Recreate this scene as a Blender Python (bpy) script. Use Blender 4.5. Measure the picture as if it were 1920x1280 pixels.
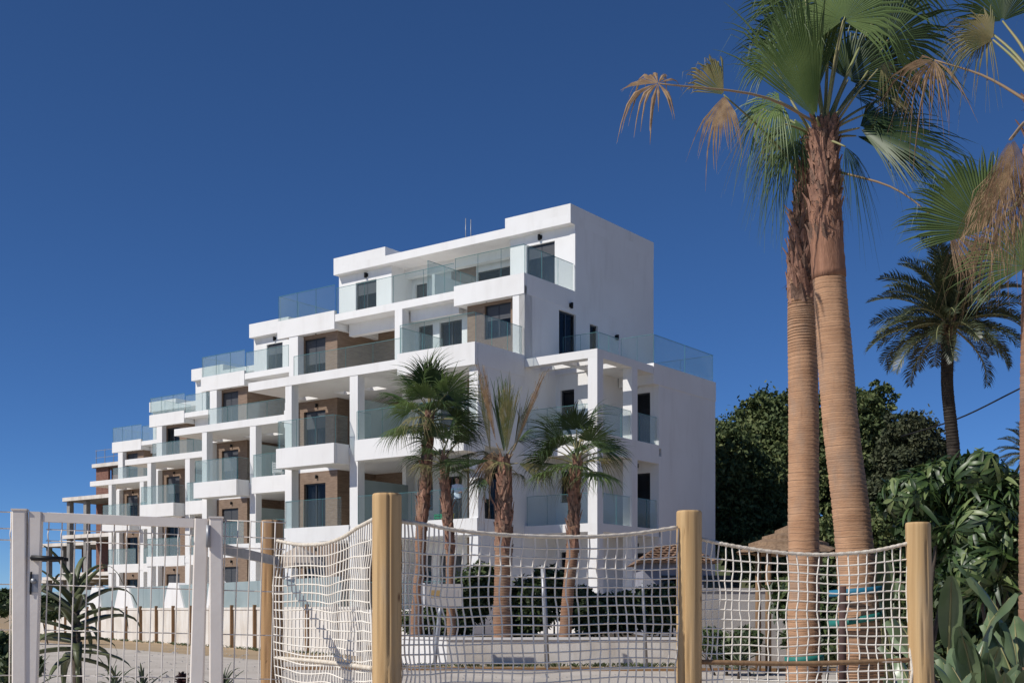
import bpy, bmesh, math, random
from mathutils import Vector, Matrix, noise

for _o in list(bpy.data.objects):
    bpy.data.objects.remove(_o, do_unlink=True)
SC = bpy.context.scene
COL = SC.collection
R = math.radians
rng = random.Random(7)

# ------------------------------------------------------------------ camera
FPX = 2340.0            # focal length in pixels of the 1920 px wide photograph
EYE = 1.25
HOR = 1145.0
cam_d = bpy.data.cameras.new('camera')
cam = bpy.data.objects.new('camera', cam_d)
COL.objects.link(cam)
cam.location = (0, 0, EYE)
cam.rotation_euler = (R(90), 0, 0)
cam_d.sensor_fit = 'HORIZONTAL'
cam_d.sensor_width = 36.0
cam_d.lens = 36.0 * FPX / 1920.0
cam_d.shift_y = (HOR - 640.0) / 1920.0
cam_d.clip_start = 0.05
cam_d.clip_end = 6000
SC.camera = cam

# ------------------------------------------------------------------ sky + sun
SUN_EL, SUN_AZ = 43.0, 63.0      # azimuth measured to the left of straight behind the camera
W = bpy.data.worlds.new('World')
SC.world = W
W.use_nodes = True
nt = W.node_tree
nt.nodes.clear()
wo = nt.nodes.new('ShaderNodeOutputWorld')
wb = nt.nodes.new('ShaderNodeBackground')
sk = nt.nodes.new('ShaderNodeTexSky')
sk.sky_type = 'NISHITA'
sk.sun_disc = False
sk.sun_elevation = R(SUN_EL)
sk.sun_rotation = R(180 + SUN_AZ)
sk.altitude = 5000
sk.air_density = 1.0
sk.dust_density = 0.2
sk.ozone_density = 10.0
wb.inputs['Strength'].default_value = 0.097
hs_ = nt.nodes.new('ShaderNodeHueSaturation')
hs_.inputs['Saturation'].default_value = 1.04
nt.links.new(sk.outputs[0], hs_.inputs['Color'])
nt.links.new(hs_.outputs[0], wb.inputs[0])
nt.links.new(wb.outputs[0], wo.inputs[0])

sd = bpy.data.lights.new('sun', 'SUN')
sd.energy = 4.1
sd.angle = R(0.5)
sd.color = (1.0, 0.955, 0.89)
sun = bpy.data.objects.new('sun', sd)
COL.objects.link(sun)
sdir = Vector((-math.sin(R(SUN_AZ)) * math.cos(R(SUN_EL)), -math.cos(R(SUN_AZ)) * math.cos(R(SUN_EL)), math.sin(R(SUN_EL))))
sun.rotation_euler = (-sdir).to_track_quat('-Z', 'Y').to_euler()
sun.location = (-20, -10, 30)

SC.view_settings.view_transform = 'Standard'
SC.view_settings.look = 'None'
SC.view_settings.exposure = 0.0
SC.view_settings.gamma = 1.0
SC.view_settings.use_curve_mapping = False
SC.cycles.max_bounces = 10
SC.cycles.transparent_max_bounces = 24

# ------------------------------------------------------------------ helpers
def px(u, v, Y):
    """point seen at pixel (u, v) of the photograph, at distance Y"""
    return Vector(((u - 960.0) / FPX * Y, Y, EYE + (HOR - v) / FPX * Y))

class NT:
    def __init__(s, m):
        s.t = m.node_tree
    def n(s, typ, **kw):
        nd = s.t.nodes.new(typ)
        for k, v in kw.items():
            if k in nd.inputs: nd.inputs[k].default_value = v
            else: setattr(nd, k, v)
        return nd
    def l(s, a, b):
        s.t.links.new(a, b)

MATS = {}
def mat(name, col, rough=0.7, col2=None, scale=4.0, mixlo=0.35, mixhi=0.65, bump=0.0, bscale=40.0, spec=0.3, metal=0.0,
        stretch=(1, 1, 1), transl=0.0, detail=6.0, per_obj=0.0):
    m = bpy.data.materials.new(name)
    m.use_nodes = True
    g = NT(m)
    bs = m.node_tree.nodes['Principled BSDF']
    bs.inputs['Roughness'].default_value = rough
    bs.inputs['Specular IOR Level'].default_value = spec
    bs.inputs['Metallic'].default_value = metal
    c4 = (*col, 1)
    tc = g.n('ShaderNodeTexCoord')
    mp = g.n('ShaderNodeMapping')
    mp.inputs['Scale'].default_value = stretch
    g.l(tc.outputs['Object'], mp.inputs[0])
    out = None
    if col2 is not None:
        nz = g.n('ShaderNodeTexNoise')
        nz.inputs['Scale'].default_value = scale
        nz.inputs['Detail'].default_value = detail
        g.l(mp.outputs[0], nz.inputs['Vector'])
        mr = g.n('ShaderNodeMapRange')
        mr.inputs[1].default_value = mixlo
        mr.inputs[2].default_value = mixhi
        g.l(nz.outputs[0], mr.inputs[0])
        mx = g.n('ShaderNodeMix', data_type='RGBA')
        mx.inputs[6].default_value = c4
        mx.inputs[7].default_value = (*col2, 1)
        g.l(mr.outputs[0], mx.inputs[0])
        out = mx.outputs[2]
    else:
        rgb = g.n('ShaderNodeRGB')
        rgb.outputs[0].default_value = c4
        out = rgb.outputs[0]
    if per_obj:
        oi = g.n('ShaderNodeObjectInfo')
        hs = g.n('ShaderNodeHueSaturation')
        mr2 = g.n('ShaderNodeMapRange')
        mr2.inputs[3].default_value = 1 - per_obj
        mr2.inputs[4].default_value = 1 + per_obj
        g.l(oi.outputs['Random'], mr2.inputs[0])
        g.l(mr2.outputs[0], hs.inputs['Value'])
        g.l(out, hs.inputs['Color'])
        out = hs.outputs[0]
    g.l(out, bs.inputs['Base Color'])
    if bump:
        nb = g.n('ShaderNodeTexNoise')
        nb.inputs['Scale'].default_value = bscale
        nb.inputs['Detail'].default_value = 5
        g.l(mp.outputs[0], nb.inputs['Vector'])
        bp = g.n('ShaderNodeBump')
        bp.inputs['Strength'].default_value = bump
        bp.inputs['Distance'].default_value = 0.02
        g.l(nb.outputs[0], bp.inputs['Height'])
        g.l(bp.outputs[0], bs.inputs['Normal'])
    if transl:
        tr = g.n('ShaderNodeBsdfTranslucent')
        g.l(out, tr.inputs[0])
        ms = g.n('ShaderNodeMixShader')
        ms.inputs[0].default_value = transl
        g.l(bs.outputs[0], ms.inputs[1])
        g.l(tr.outputs[0], ms.inputs[2])
        g.l(ms.outputs[0], m.node_tree.nodes['Material Output'].inputs[0])
    MATS[name] = m
    return m

def weather(m, col, scale=(3, 3, .25), lo=.5, hi=.8, amt=.5):
    """streaks of grime over a material's own colour"""
    g = NT(m); bs = m.node_tree.nodes['Principled BSDF']
    src = bs.inputs['Base Color'].links[0].from_socket
    tc = g.n('ShaderNodeTexCoord'); mp = g.n('ShaderNodeMapping'); mp.inputs['Scale'].default_value = scale
    oi = g.n('ShaderNodeObjectInfo')
    g.l(tc.outputs['Object'], mp.inputs[0])
    va = g.n('ShaderNodeVectorMath'); va.operation = 'ADD'
    sc = g.n('ShaderNodeVectorMath'); sc.operation = 'SCALE'; sc.inputs[3].default_value = 37.0
    cb = g.n('ShaderNodeCombineXYZ')
    for k in range(3): g.l(oi.outputs['Random'], cb.inputs[k])
    g.l(cb.outputs[0], sc.inputs[0]); g.l(mp.outputs[0], va.inputs[0]); g.l(sc.outputs[0], va.inputs[1])
    nz = g.n('ShaderNodeTexNoise'); nz.inputs['Scale'].default_value = 1.0; nz.inputs['Detail'].default_value = 8; nz.inputs['Roughness'].default_value = .62
    g.l(va.outputs[0], nz.inputs['Vector'])
    mr = g.n('ShaderNodeMapRange'); mr.inputs[1].default_value = lo; mr.inputs[2].default_value = hi; mr.inputs[4].default_value = amt
    g.l(nz.outputs[0], mr.inputs[0])
    mx = g.n('ShaderNodeMix', data_type='RGBA')
    g.l(mr.outputs[0], mx.inputs[0]); g.l(src, mx.inputs[6]); mx.inputs[7].default_value = (*col, 1)
    g.l(mx.outputs[2], bs.inputs['Base Color'])

def glass_mat(name, tint, body, fac, rough=0.05):
    m = bpy.data.materials.new(name)
    m.use_nodes = True
    g = NT(m)
    bs = m.node_tree.nodes['Principled BSDF']
    bs.inputs['Base Color'].default_value = (*body, 1)
    bs.inputs['Roughness'].default_value = rough
    bs.inputs['Specular IOR Level'].default_value = 0.6
    tr = g.n('ShaderNodeBsdfTransparent')
    tr.inputs[0].default_value = (*tint, 1)
    ms = g.n('ShaderNodeMixShader')
    lw = g.n('ShaderNodeLayerWeight')
    lw.inputs[0].default_value = 0.25
    mr = g.n('ShaderNodeMapRange')
    mr.inputs[3].default_value = fac
    mr.inputs[4].default_value = min(1, fac + 0.34)
    g.l(lw.outputs['Fresnel'], mr.inputs[0])
    g.l(mr.outputs[0], ms.inputs[0])
    g.l(tr.outputs[0], ms.inputs[1])
    g.l(bs.outputs[0], ms.inputs[2])
    g.l(ms.outputs[0], m.node_tree.nodes['Material Output'].inputs[0])
    MATS[name] = m
    return m

WHITE = mat('white_render', (0.80, 0.79, 0.77), 0.85, (0.75, 0.735, 0.71), 0.6, 0.4, 0.75, bump=0.12, bscale=60)
weather(WHITE, (.52, .49, .45), (2.2, 2.2, .35), .52, .85, .38)
WHITE2 = mat('cream_render', (0.74, 0.70, 0.64), 0.85, (0.60, 0.54, 0.46), 1.1, 0.42, 0.75, bump=0.2, bscale=30)
weather(WHITE2, (.34, .27, .20), (2.5, 2.5, .4), .5, .8, .55)
BROWN = mat('brown_cladding', (0.26, 0.185, 0.132), 0.6, (0.19, 0.13, 0.09), 3.0, stretch=(1, 1, 6), bump=0.1)
FRAME = mat('dark_frame', (0.025, 0.027, 0.03), 0.4, spec=0.5)
BLACK = mat('black_metal', (0.012, 0.012, 0.013), 0.45)
SHUT = mat('grey_shutter', (0.075, 0.078, 0.085), 0.5)
CURT = mat('pale_curtain', (0.62, 0.62, 0.62), 0.9, (0.50, 0.50, 0.52), 14, stretch=(1, 1, 0.05))
INNER = mat('room_wall', (0.38, 0.35, 0.32), 0.9)
RAILG = glass_mat('balcony_glass', (0.925, 0.96, 0.957), (0.52, 0.62, 0.63), 0.02, 0.02)
EDGEG = mat('glass_edge', (0.10, 0.24, 0.24), 0.2, spec=0.6)
PANE = glass_mat('window_glass', (0.60, 0.63, 0.66), (0.010, 0.013, 0.018), 0.28, 0.02)
FROST = mat('frosted_screen', (0.33, 0.39, 0.38), 0.35, (0.26, 0.32, 0.31), 0.8, spec=0.5)
CONC = mat('raw_concrete', (0.33, 0.32, 0.30), 0.9, (0.22, 0.21, 0.20), 1.5, bump=0.3)
BRICK = mat('brick_infill', (0.26, 0.135, 0.10), 0.9, (0.17, 0.085, 0.065), 6, bump=0.3)
STEEL = mat('galvanised_steel', (0.36, 0.37, 0.39), 0.45, (0.28, 0.29, 0.31), 12, metal=0.4)
GATEW = mat('white_painted_steel', (0.84, 0.775, 0.70), 0.4, (0.77, 0.70, 0.625), 5, bump=0.04)
WIREW = mat('white_coated_wire', (0.74, 0.68, 0.61), 0.4)
ROPE = mat('pale_rope', (0.78, 0.71, 0.60), 0.95, (0.62, 0.54, 0.43), 30, bump=0.4, bscale=200)
CORD = mat('net_cord', (0.88, 0.83, 0.74), 0.95, (0.76, 0.70, 0.61), 5)
GROUND = mat('sandy_ground', (0.42, 0.31, 0.19), 0.95, (0.33, 0.24, 0.145), 0.5, bump=0.5, bscale=8)
PATHM = mat('pale_concrete_path', (0.56, 0.505, 0.44), 0.9, (0.46, 0.41, 0.35), 0.7, bump=0.25, bscale=12)
SOIL = mat('garden_soil', (0.10, 0.075, 0.05), 0.95, (0.06, 0.045, 0.03), 3, bump=0.6, bscale=9)
KERB = mat('rusty_edging', (0.30, 0.17, 0.08), 0.85, (0.20, 0.11, 0.05), 3)
TILE = mat('clay_roof_tile', (0.30, 0.19, 0.125), 0.9, (0.19, 0.115, 0.075), 7, per_obj=0.18)
THATCH = mat('dry_thatch', (0.30, 0.20, 0.125), 0.95, (0.20, 0.13, 0.08), 16, stretch=(1, 1, .3), bump=0.6, bscale=60)
STONEW = mat('grey_block_wall', (0.42, 0.39, 0.36), 0.9, (0.33, 0.305, 0.28), 1.4, bump=0.3)
LILAC = mat('lilac_house_wall', (0.33, 0.33, 0.37), 0.9, (0.28, 0.28, 0.32), 2)

# palms and plants
FAN_G = mat('fan_leaf_green', (0.165, 0.230, 0.078), 0.45, (0.095, 0.150, 0.048), 2.5, transl=0.28, per_obj=0.2)
FAN_D = mat('fan_leaf_dark', (0.070, 0.110, 0.036), 0.45, (0.040, 0.070, 0.024), 3, transl=0.10, per_obj=0.2)  # dark leaf tone, deepened to put shade into the crown's right-hand fans
FAN_Y = mat('fan_leaf_yellowing', (0.33, 0.27, 0.12), 0.6, (0.16, 0.18, 0.07), 4, transl=0.22, per_obj=0.15)
FAN_B = mat('fan_leaf_dead', (0.43, 0.295, 0.17), 0.8, (0.25, 0.16, 0.095), 9, transl=0.35, per_obj=0.2)
PETI = mat('petiole_green', (0.24, 0.265, 0.115), 0.5, (0.30, 0.25, 0.12), 3)
PETB = mat('petiole_brown', (0.30, 0.21, 0.125), 0.7)
BOOT = mat('palm_leaf_base', (0.36, 0.20, 0.135), 0.9, (0.22, 0.115, 0.08), 9, bump=0.4)
SHEATH = mat('reddish_palm_sheath', (0.36, 0.185, 0.115), 0.85, (0.23, 0.115, 0.07), 5, stretch=(4, 4, .6), bump=.5, bscale=20)
BOOT2 = mat('palm_fibre', (0.25, 0.155, 0.11), 0.95, (0.13, 0.08, 0.06), 14, bump=0.5)
PINE = [mat('foliage_%s' % k, c, 0.7, transl=0.15) for k, c in (('a', (0.050, 0.076, 0.027)), ('b', (0.090, 0.122, 0.042)), ('c', (0.165, 0.190, 0.072)))]
EUC = [mat('olive_foliage_%s' % k, c, 0.7, transl=0.15) for k, c in (('a', (0.045, 0.055, 0.028)), ('b', (0.070, 0.082, 0.040)), ('c', (0.105, 0.112, 0.058)))]
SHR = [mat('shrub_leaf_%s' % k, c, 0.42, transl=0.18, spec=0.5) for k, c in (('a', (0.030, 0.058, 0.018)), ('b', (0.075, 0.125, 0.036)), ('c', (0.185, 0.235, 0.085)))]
HDG = [mat('hedge_leaf_%s' % k, c, 0.5, transl=0.15, spec=0.4) for k, c in (('a', (0.028, 0.050, 0.018)), ('b', (0.055, 0.085, 0.028)), ('c', (0.10, 0.135, 0.045)))]
STREL = mat('paddle_leaf', (0.185, 0.235, 0.125), 0.33, (0.105, 0.155, 0.072), 3, transl=0.15, spec=0.5, per_obj=0.25)
ALOE = mat('aloe_leaf', (0.115, 0.130, 0.060), 0.45, (0.055, 0.075, 0.035), 5, per_obj=0.2, spec=0.4)
AGAV = mat('succulent_leaf', (0.12, 0.15, 0.085), 0.5, (0.07, 0.10, 0.055), 5, per_obj=0.2)
PURP = mat('purple_rosette_leaf', (0.045, 0.018, 0.018), 0.4, per_obj=0.3)
BARK = mat('grey_bark', (0.12, 0.095, 0.075), 0.95, (0.07, 0.055, 0.045), 5, bump=0.5)
DPTR = mat('date_palm_bark', (0.055, 0.044, 0.034), 0.95, (0.032, 0.026, 0.021), 6, bump=0.6, bscale=12)
DATE = mat('date_palm_leaflet', (0.060, 0.075, 0.036), 0.45, (0.032, 0.045, 0.022), 3, transl=0.05, spec=0.5, per_obj=0.25)

def trunk_mat(name, a, b):
    m = mat(name, a, 0.9, b, 3.0, 0.35, 0.7, bump=0.35, bscale=35, stretch=(1, 1, 2.2))
    weather(m, (.24, .20, .165), (2.6, 2.6, 1.3), .48, .74, .75)
    weather(m, (.15, .085, .05), (16, 16, 2.0), .6, .78, .6)
    return m
TRUNK = trunk_mat('ringed_palm_bark', (0.49, 0.285, 0.165), (0.37, 0.205, 0.115))
GROOVE = mat('trunk_ring_groove', (0.17, 0.10, 0.062), 0.95, (0.24, 0.15, 0.09), 8)
TRUNK2 = trunk_mat('reddish_palm_bark', (0.34, 0.19, 0.115), (0.23, 0.12, 0.075))

def wood_mat(name, a, b, dark):
    m = bpy.data.materials.new(name)
    m.use_nodes = True
    g = NT(m)
    bs = m.node_tree.nodes['Principled BSDF']
    bs.inputs['Roughness'].default_value = 0.75
    tc = g.n('ShaderNodeTexCoord')
    mp = g.n('ShaderNodeMapping')
    mp.inputs['Scale'].default_value = (34, 34, 1.1)
    g.l(tc.outputs['Object'], mp.inputs[0])
    n1 = g.n('ShaderNodeTexNoise')
    n1.inputs['Scale'].default_value = 1.0
    n1.inputs['Detail'].default_value = 7
    n1.inputs['Distortion'].default_value = 0.6
    g.l(mp.outputs[0], n1.inputs['Vector'])
    cr = g.n('ShaderNodeValToRGB')
    cr.color_ramp.elements[0].position = 0.3
    cr.color_ramp.elements[0].color = (*b, 1)
    cr.color_ramp.elements[1].position = 0.62
    cr.color_ramp.elements[1].color = (*a, 1)
    g.l(n1.outputs[0], cr.inputs[0])
    # knots
    mp2 = g.n('ShaderNodeMapping')
    mp2.inputs['Scale'].default_value = (9, 9, 4.5)
    g.l(tc.outputs['Object'], mp2.inputs[0])
    vo = g.n('ShaderNodeTexVoronoi')
    vo.inputs['Scale'].default_value = 1.0
    g.l(mp2.outputs[0], vo.inputs['Vector'])
    kr = g.n('ShaderNodeValToRGB')
    kr.color_ramp.elements[0].position = 0.06
    kr.color_ramp.elements[0].color = (1, 1, 1, 1)
    kr.color_ramp.elements[1].position = 0.13
    kr.color_ramp.elements[1].color = (0, 0, 0, 1)
    g.l(vo.outputs['Distance'], kr.inputs[0])
    mx = g.n('ShaderNodeMix', data_type='RGBA')
    g.l(kr.outputs[0], mx.inputs[0])
    g.l(cr.outputs[0], mx.inputs[6])
    mx.inputs[7].default_value = (*dark, 1)
    g.l(mx.outputs[2], bs.inputs['Base Color'])
    weather(m, (.33, .29, .235), (9, 9, 1.6), .52, .8, .5)
    weather(m, (.13, .075, .03), (60, 60, 1.5), .62, .74, .7)
    bp = g.n('ShaderNodeBump')
    bp.inputs['Strength'].default_value = 0.45
    bp.inputs['Distance'].default_value = 0.01
    g.l(n1.outputs[0], bp.inputs['Height'])
    g.l(bp.outputs[0], bs.inputs['Normal'])
    return m
PINEWOOD = wood_mat('treated_pine', (0.56, 0.375, 0.18), (0.40, 0.245, 0.105), (0.15, 0.07, 0.025))
OLDWOOD = wood_mat('weathered_pine', (0.40, 0.235, 0.10), (0.24, 0.13, 0.06), (0.10, 0.05, 0.02))
BATTEN = mat('brown_timber', (0.28, 0.17, 0.09), 0.85, (0.20, 0.12, 0.065), 6, stretch=(8, 8, 1))

class MB:
    """collects faces of one mesh"""
    def __init__(s):
        s.v = []; s.f = []; s.m = []; s.smooth = []
    def add(s, vs, fs, mi=0, sm=False):
        b = len(s.v)
        s.v.extend([tuple(x) for x in vs])
        for f in fs:
            s.f.append([b + i for i in f]); s.m.append(mi); s.smooth.append(sm)
    def box(s, x0, x1, y0, y1, z0, z1, mi=0, M=None):
        vs = [Vector((x, y, z)) for z in (z0, z1) for y in (y0, y1) for x in (x0, x1)]
        if M: vs = [M @ p for p in vs]
        s.add(vs, [(0, 2, 3, 1), (4, 5, 7, 6), (0, 1, 5, 4), (2, 6, 7, 3), (0, 4, 6, 2), (1, 3, 7, 5)], mi)
    def tube(s, pts, rad, seg=8, mi=0, sm=True, cap=True):
        pts = [Vector(p) for p in pts]
        n = len(pts)
        if not hasattr(rad, '__len__'): rad = [rad] * n
        up = None
        rows = []
        for i, p in enumerate(pts):
            d = (pts[min(i + 1, n - 1)] - pts[max(i - 1, 0)])
            if d.length < 1e-9: d = Vector((0, 0, 1))
            d.normalize()
            if up is None:
                up = Vector((1, 0, 0)) if abs(d.x) < 0.9 else Vector((0, 1, 0))
            a = (up - d * up.dot(d)).normalized()
            b = d.cross(a)
            up = a
            rows.append([p + (a * math.cos(2 * math.pi * k / seg) + b * math.sin(2 * math.pi * k / seg)) * rad[i] for k in range(seg)])
        vs = [q for r in rows for q in r]
        fs = []
        for i in range(n - 1):
            for k in range(seg):
                k2 = (k + 1) % seg
                fs.append((i * seg + k, i * seg + k2, (i + 1) * seg + k2, (i + 1) * seg + k))
        if cap:
            fs.append(tuple(reversed(range(seg))))
            fs.append(tuple((n - 1) * seg + k for k in range(seg)))
        s.add(vs, fs, mi, sm)
    def mesh(s, name, mats):
        me = bpy.data.meshes.new(name)
        me.from_pydata(s.v, [], s.f)
        for m in (mats if isinstance(mats, (list, tuple)) else [mats]):
            me.materials.append(m)
        me.polygons.foreach_set('material_index', s.m)
        me.polygons.foreach_set('use_smooth', s.smooth)
        me.update()
        return me
    def build(s, name, mats, parent=None):
        return link(name, s.mesh(name, mats), parent)

def link(name, me, parent=None, loc=None, rot=None, scale=None):
    o = bpy.data.objects.new(name, me)
    COL.objects.link(o)
    if parent is not None: o.parent = parent
    if loc is not None: o.location = loc
    if rot is not None: o.rotation_euler = rot
    if scale is not None: o.scale = scale
    return o

def tag(o, label=None, cat=None, group=None, kind=None):
    if label: o['label'] = label
    if cat: o['category'] = cat
    if group: o['group'] = group
    if kind: o['kind'] = kind
    return o

def empty(name, loc, label=None, cat=None, group=None, rz=0.0):
    o = bpy.data.objects.new(name, None)
    COL.objects.link(o)
    o.location = loc
    o.rotation_euler = (0, 0, rz)
    return tag(o, label, cat, group)

def bez(p0, p1, p2, n):
    return [p0 * (1 - t) ** 2 + p1 * 2 * t * (1 - t) + p2 * t * t for t in [i / (n - 1) for i in range(n)]]

def spline(pts, n):
    """Catmull-Rom through pts"""
    P = [Vector(p) for p in pts]
    P = [P[0] * 2 - P[1]] + P + [P[-1] * 2 - P[-2]]
    out = []
    segs = len(P) - 3
    for i in range(n):
        x = i / (n - 1) * segs
        k = min(int(x), segs - 1)
        t = x - k
        a, b, c, d = P[k:k + 4]
        out.append(0.5 * (2 * b + (c - a) * t + (2 * a - 5 * b + 4 * c - d) * t * t + (3 * b - a - 3 * c + d) * t ** 3))
    return out

# ================================================================== ground
def sheet(name, pts, z, m, kind='structure'):
    mb = MB()
    mb.add([(x, y, z) for x, y in pts], [tuple(range(len(pts)))])
    o = mb.build(name, m)
    tag(o, kind=kind)
    return o
gr = sheet('ground', [(-1500, -60), (1500, -60), (1500, 2800), (-1500, 2800)], 0.0, GROUND)
mb = MB(); vs = []; NX, NY = 70, 8
for j in range(NY + 1):
    for i in range(NX + 1):
        x = -60 + 200 * i / NX; y = 92 + 60 * j / NY
        f = math.sin(math.pi * j / NY) ** .7 if j else 0
        vs.append((x, y, -.05 + f * max(0, 8.5 + 2.5 * noise.noise((x * .03, y * .05, 0))) * min(1, max(0, (x - 4) / 14))))
mb.add(vs, [(j * (NX + 1) + i, j * (NX + 1) + i + 1, (j + 1) * (NX + 1) + i + 1, (j + 1) * (NX + 1) + i) for j in range(NY) for i in range(NX)], 0, True)
tag(mb.build('terrain', mat('scrub_bank', (0.055, 0.070, 0.028), .95, (0.10, 0.095, 0.045), .35, bump=.8, bscale=2)), kind='structure')
pa = sheet('path', [(-34.0, 72.0), (-40, 3), (34, 3), (34, 25.0), (8, 25.6), (-2.6, 26.6), (-6.4, 31.8), (-12.7, 40.9)][::-1], 0.004, PATHM)

# ================================================================== apartment building
TH = R(36.47)
P0 = Vector((3.04, 44.5, 0))
BLD = empty('apartment_building', (P0.x, P0.y, EYE), 'long white stepped apartment building with glass balconies and brown recesses', 'building', rz=-TH)
BCACHE = {}
def bx(name, s0, s1, t0, t1, z0, z1, m, S=0.0, T=0.0, parent=None):
    """box in facade coordinates: s to the left along the facade, t into the building, z above the eye"""
    d = (round(s1 - s0, 4), round(t1 - t0, 4), round(z1 - z0, 4), m.name)
    if d not in BCACHE:
        b = MB(); b.box(0, d[0], 0, d[1], 0, d[2])
        BCACHE[d] = b.mesh(name, m)
    return link(name, BCACHE[d], parent or BLD, (-(s1 + S), t0 + T, z0))

def strips(a0, a1, z0, z1, ops):
    """rectangles left of a wall a0..a1 x z0..z1 after cutting openings (oa0, oa1, oz0, oz1)"""
    cuts = sorted(set([a0, a1] + [o[0] for o in ops] + [o[1] for o in ops]))
    res = []
    for c0, c1 in zip(cuts[:-1], cuts[1:]):
        mid = (c0 + c1) / 2
        zz = z0
        for o in sorted([o for o in ops if o[0] < mid < o[1]], key=lambda o: o[2]):
            if o[2] > zz: res.append((c0, c1, zz, o[2]))
            zz = o[3]
        if zz < z1: res.append((c0, c1, zz, z1))
    return res

WCACHE = {}
def wall_front(name, s0, s1, z0, z1, t, th, ops, m, S=0, T=0):
    key = ('F', s0, s1, z0, z1, t, th, tuple(ops), m.name)
    if key not in WCACHE:
        b = MB()
        for a, c, y0, y1 in strips(s0, s1, z0, z1, ops):
            b.box(-c, -a, t, t + th, y0, y1)
        WCACHE[key] = b.mesh(name, m)
    return link(name, WCACHE[key], BLD, (-S, T, 0))
def wall_side(name, t0, t1, z0, z1, s, th, ops, m, S=0, T=0):
    key = ('S', t0, t1, z0, z1, s, th, tuple(ops), m.name)
    if key not in WCACHE:
        b = MB()
        for a, c, y0, y1 in strips(t0, t1, z0, z1, ops):
            b.box(-(s + th), -s, a, c, y0, y1)
        WCACHE[key] = b.mesh(name, m)
    return link(name, WCACHE[key], BLD, (-S, T, 0))

def frame_mesh(w, h, mull):
    key = ('frame', round(w, 3), round(h, 3), mull)
    if key not in WCACHE:
        b = MB(); f = 0.065; d = 0.07
        b.box(0, f, 0, d, 0, h); b.box(w - f, w, 0, d, 0, h)
        b.box(f, w - f, 0, d, 0, f); b.box(f, w - f, 0, d, h - f, h)
        for k in range(mull):
            x = w * (k + 1) / (mull + 1)
            b.box(x - .035, x + .035, 0.005, d - .005, f, h - f)
        WCACHE[key] = b.mesh('window', FRAME)
        p = MB(); p.box(f, w - f, .03, .042, f, h - f)
        WCACHE[key + ('p',)] = p.mesh('pane', PANE)
    return WCACHE[key], WCACHE[key + ('p',)]
def shutter_mesh(w, h):
    key = ('shut', round(w, 3), round(h, 3))
    if key not in WCACHE:
        b = MB(); n = max(3, int(h / 0.08))
        for k in range(n):
            z = h * k / n
            b.box(0, w, 0.0, 0.018, z, z + h / n - 0.012)
        b.box(0, w, 0.006, 0.016, 0, h)
        WCACHE[key] = b.mesh('shutter', SHUT)
    return WCACHE[key]
def curtain_mesh(w, h):
    key = ('curt', round(w, 3), round(h, 3))
    if key not in WCACHE:
        b = MB(); n = max(8, int(w / 0.05))
        vs = []
        for k in range(n + 1):
            x = w * k / n; y = 0.03 * math.sin(k * 1.7)
            vs += [(x, y, 0), (x, y, h)]
        b.add(vs, [(2 * k, 2 * k + 2, 2 * k + 3, 2 * k + 1) for k in range(n)], 0, True)
        WCACHE[key] = b.mesh('curtain', CURT)
    return WCACHE[key]
wrng = random.Random(3)
def window(s0, s1, z0, z1, t, S=0, T=0, side=False, shut=None, curt=None):
    """window set 0.1 m back in its opening; side=True for the end wall (s0, s1 are then t values, t is s)"""
    w, h = s1 - s0, z1 - z0
    fm, pm = frame_mesh(w, h, 1 if w > 0.95 else 0)
    if not side:
        o = link('window', fm, BLD, (-(s1 + S), t + T + 0.1, z0))
    else:
        o = link('window', fm, BLD, (-(t + S) - 0.1, s0 + T, z0), (0, 0, R(90)))
    link('pane', pm, o)
    if shut is None: shut = wrng.choice([0, 0, 0.3, 0.45])
    if shut:
        link('shutter', shutter_mesh(w - .13, h * shut), o, (0.065, 0.008, h * (1 - shut) - .066))
    if curt is None: curt = wrng.random() < 0.75
    if curt:
        cw = w * wrng.choice([0.3, 0.45, 0.6])
        x = wrng.choice([0.07, w - cw - 0.07])
        link('curtain', curtain_mesh(cw, h - .14), o, (x, 0.22, 0.07))
    return o

LAMP = None
def wall_light(s, z, t, S=0, T=0, side=False, sc=1.1):
    global LAMP
    if LAMP is None:
        b = MB()
        b.box(-.09, .09, -.02, .0, -.07, .07)
        b.tube([(0, -.07, -.11), (0, -.07, .0), (0, -.07, .09)], [.05, .055, .055], 10)
        b.box(-.025, .025, -.05, -.01, -.02, .03)
        LAMP = b.mesh('wall_light', BLACK)
    if not side: return link('wall_light', LAMP, BLD, (-(s + S), t + T, z), None, (sc, sc, sc))
    return link('wall_light', LAMP, BLD, (-(t + S), s + T, z), (0, 0, R(90)), (sc, sc, sc))

def glass_run(p, q, z0, z1, S=0, T=0, maxw=1.35):
    """row of frameless glass panels between facade points p and q (s, t)"""
    a = Vector((-(p[0] + S), p[1] + T, 0)); b = Vector((-(q[0] + S), q[1] + T, 0))
    L = (b - a).length
    n = max(1, math.ceil(L / maxw))
    w = L / n
    ang = math.atan2(b.y - a.y, b.x - a.x)
    h = z1 - z0
    key = ('glass', round(w, 3), round(h, 3))
    if key not in WCACHE:
        m = MB()
        m.box(0.012, w - 0.012, -.009, .009, 0, h - .012, 0)
        m.box(0.012, w - 0.012, -.011, .011, h - .012, h + .002, 1)
        m.box(0.006, .012, -.010, .010, 0, h, 1)
        WCACHE[key] = m.mesh('glass_panel', [RAILG, EDGEG])
    for k in range(n):
        pos = a + (b - a) * (k / n)
        link('glass_panel', WCACHE[key], BLD, (pos.x, pos.y, z0), (0, 0, ang))

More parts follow.
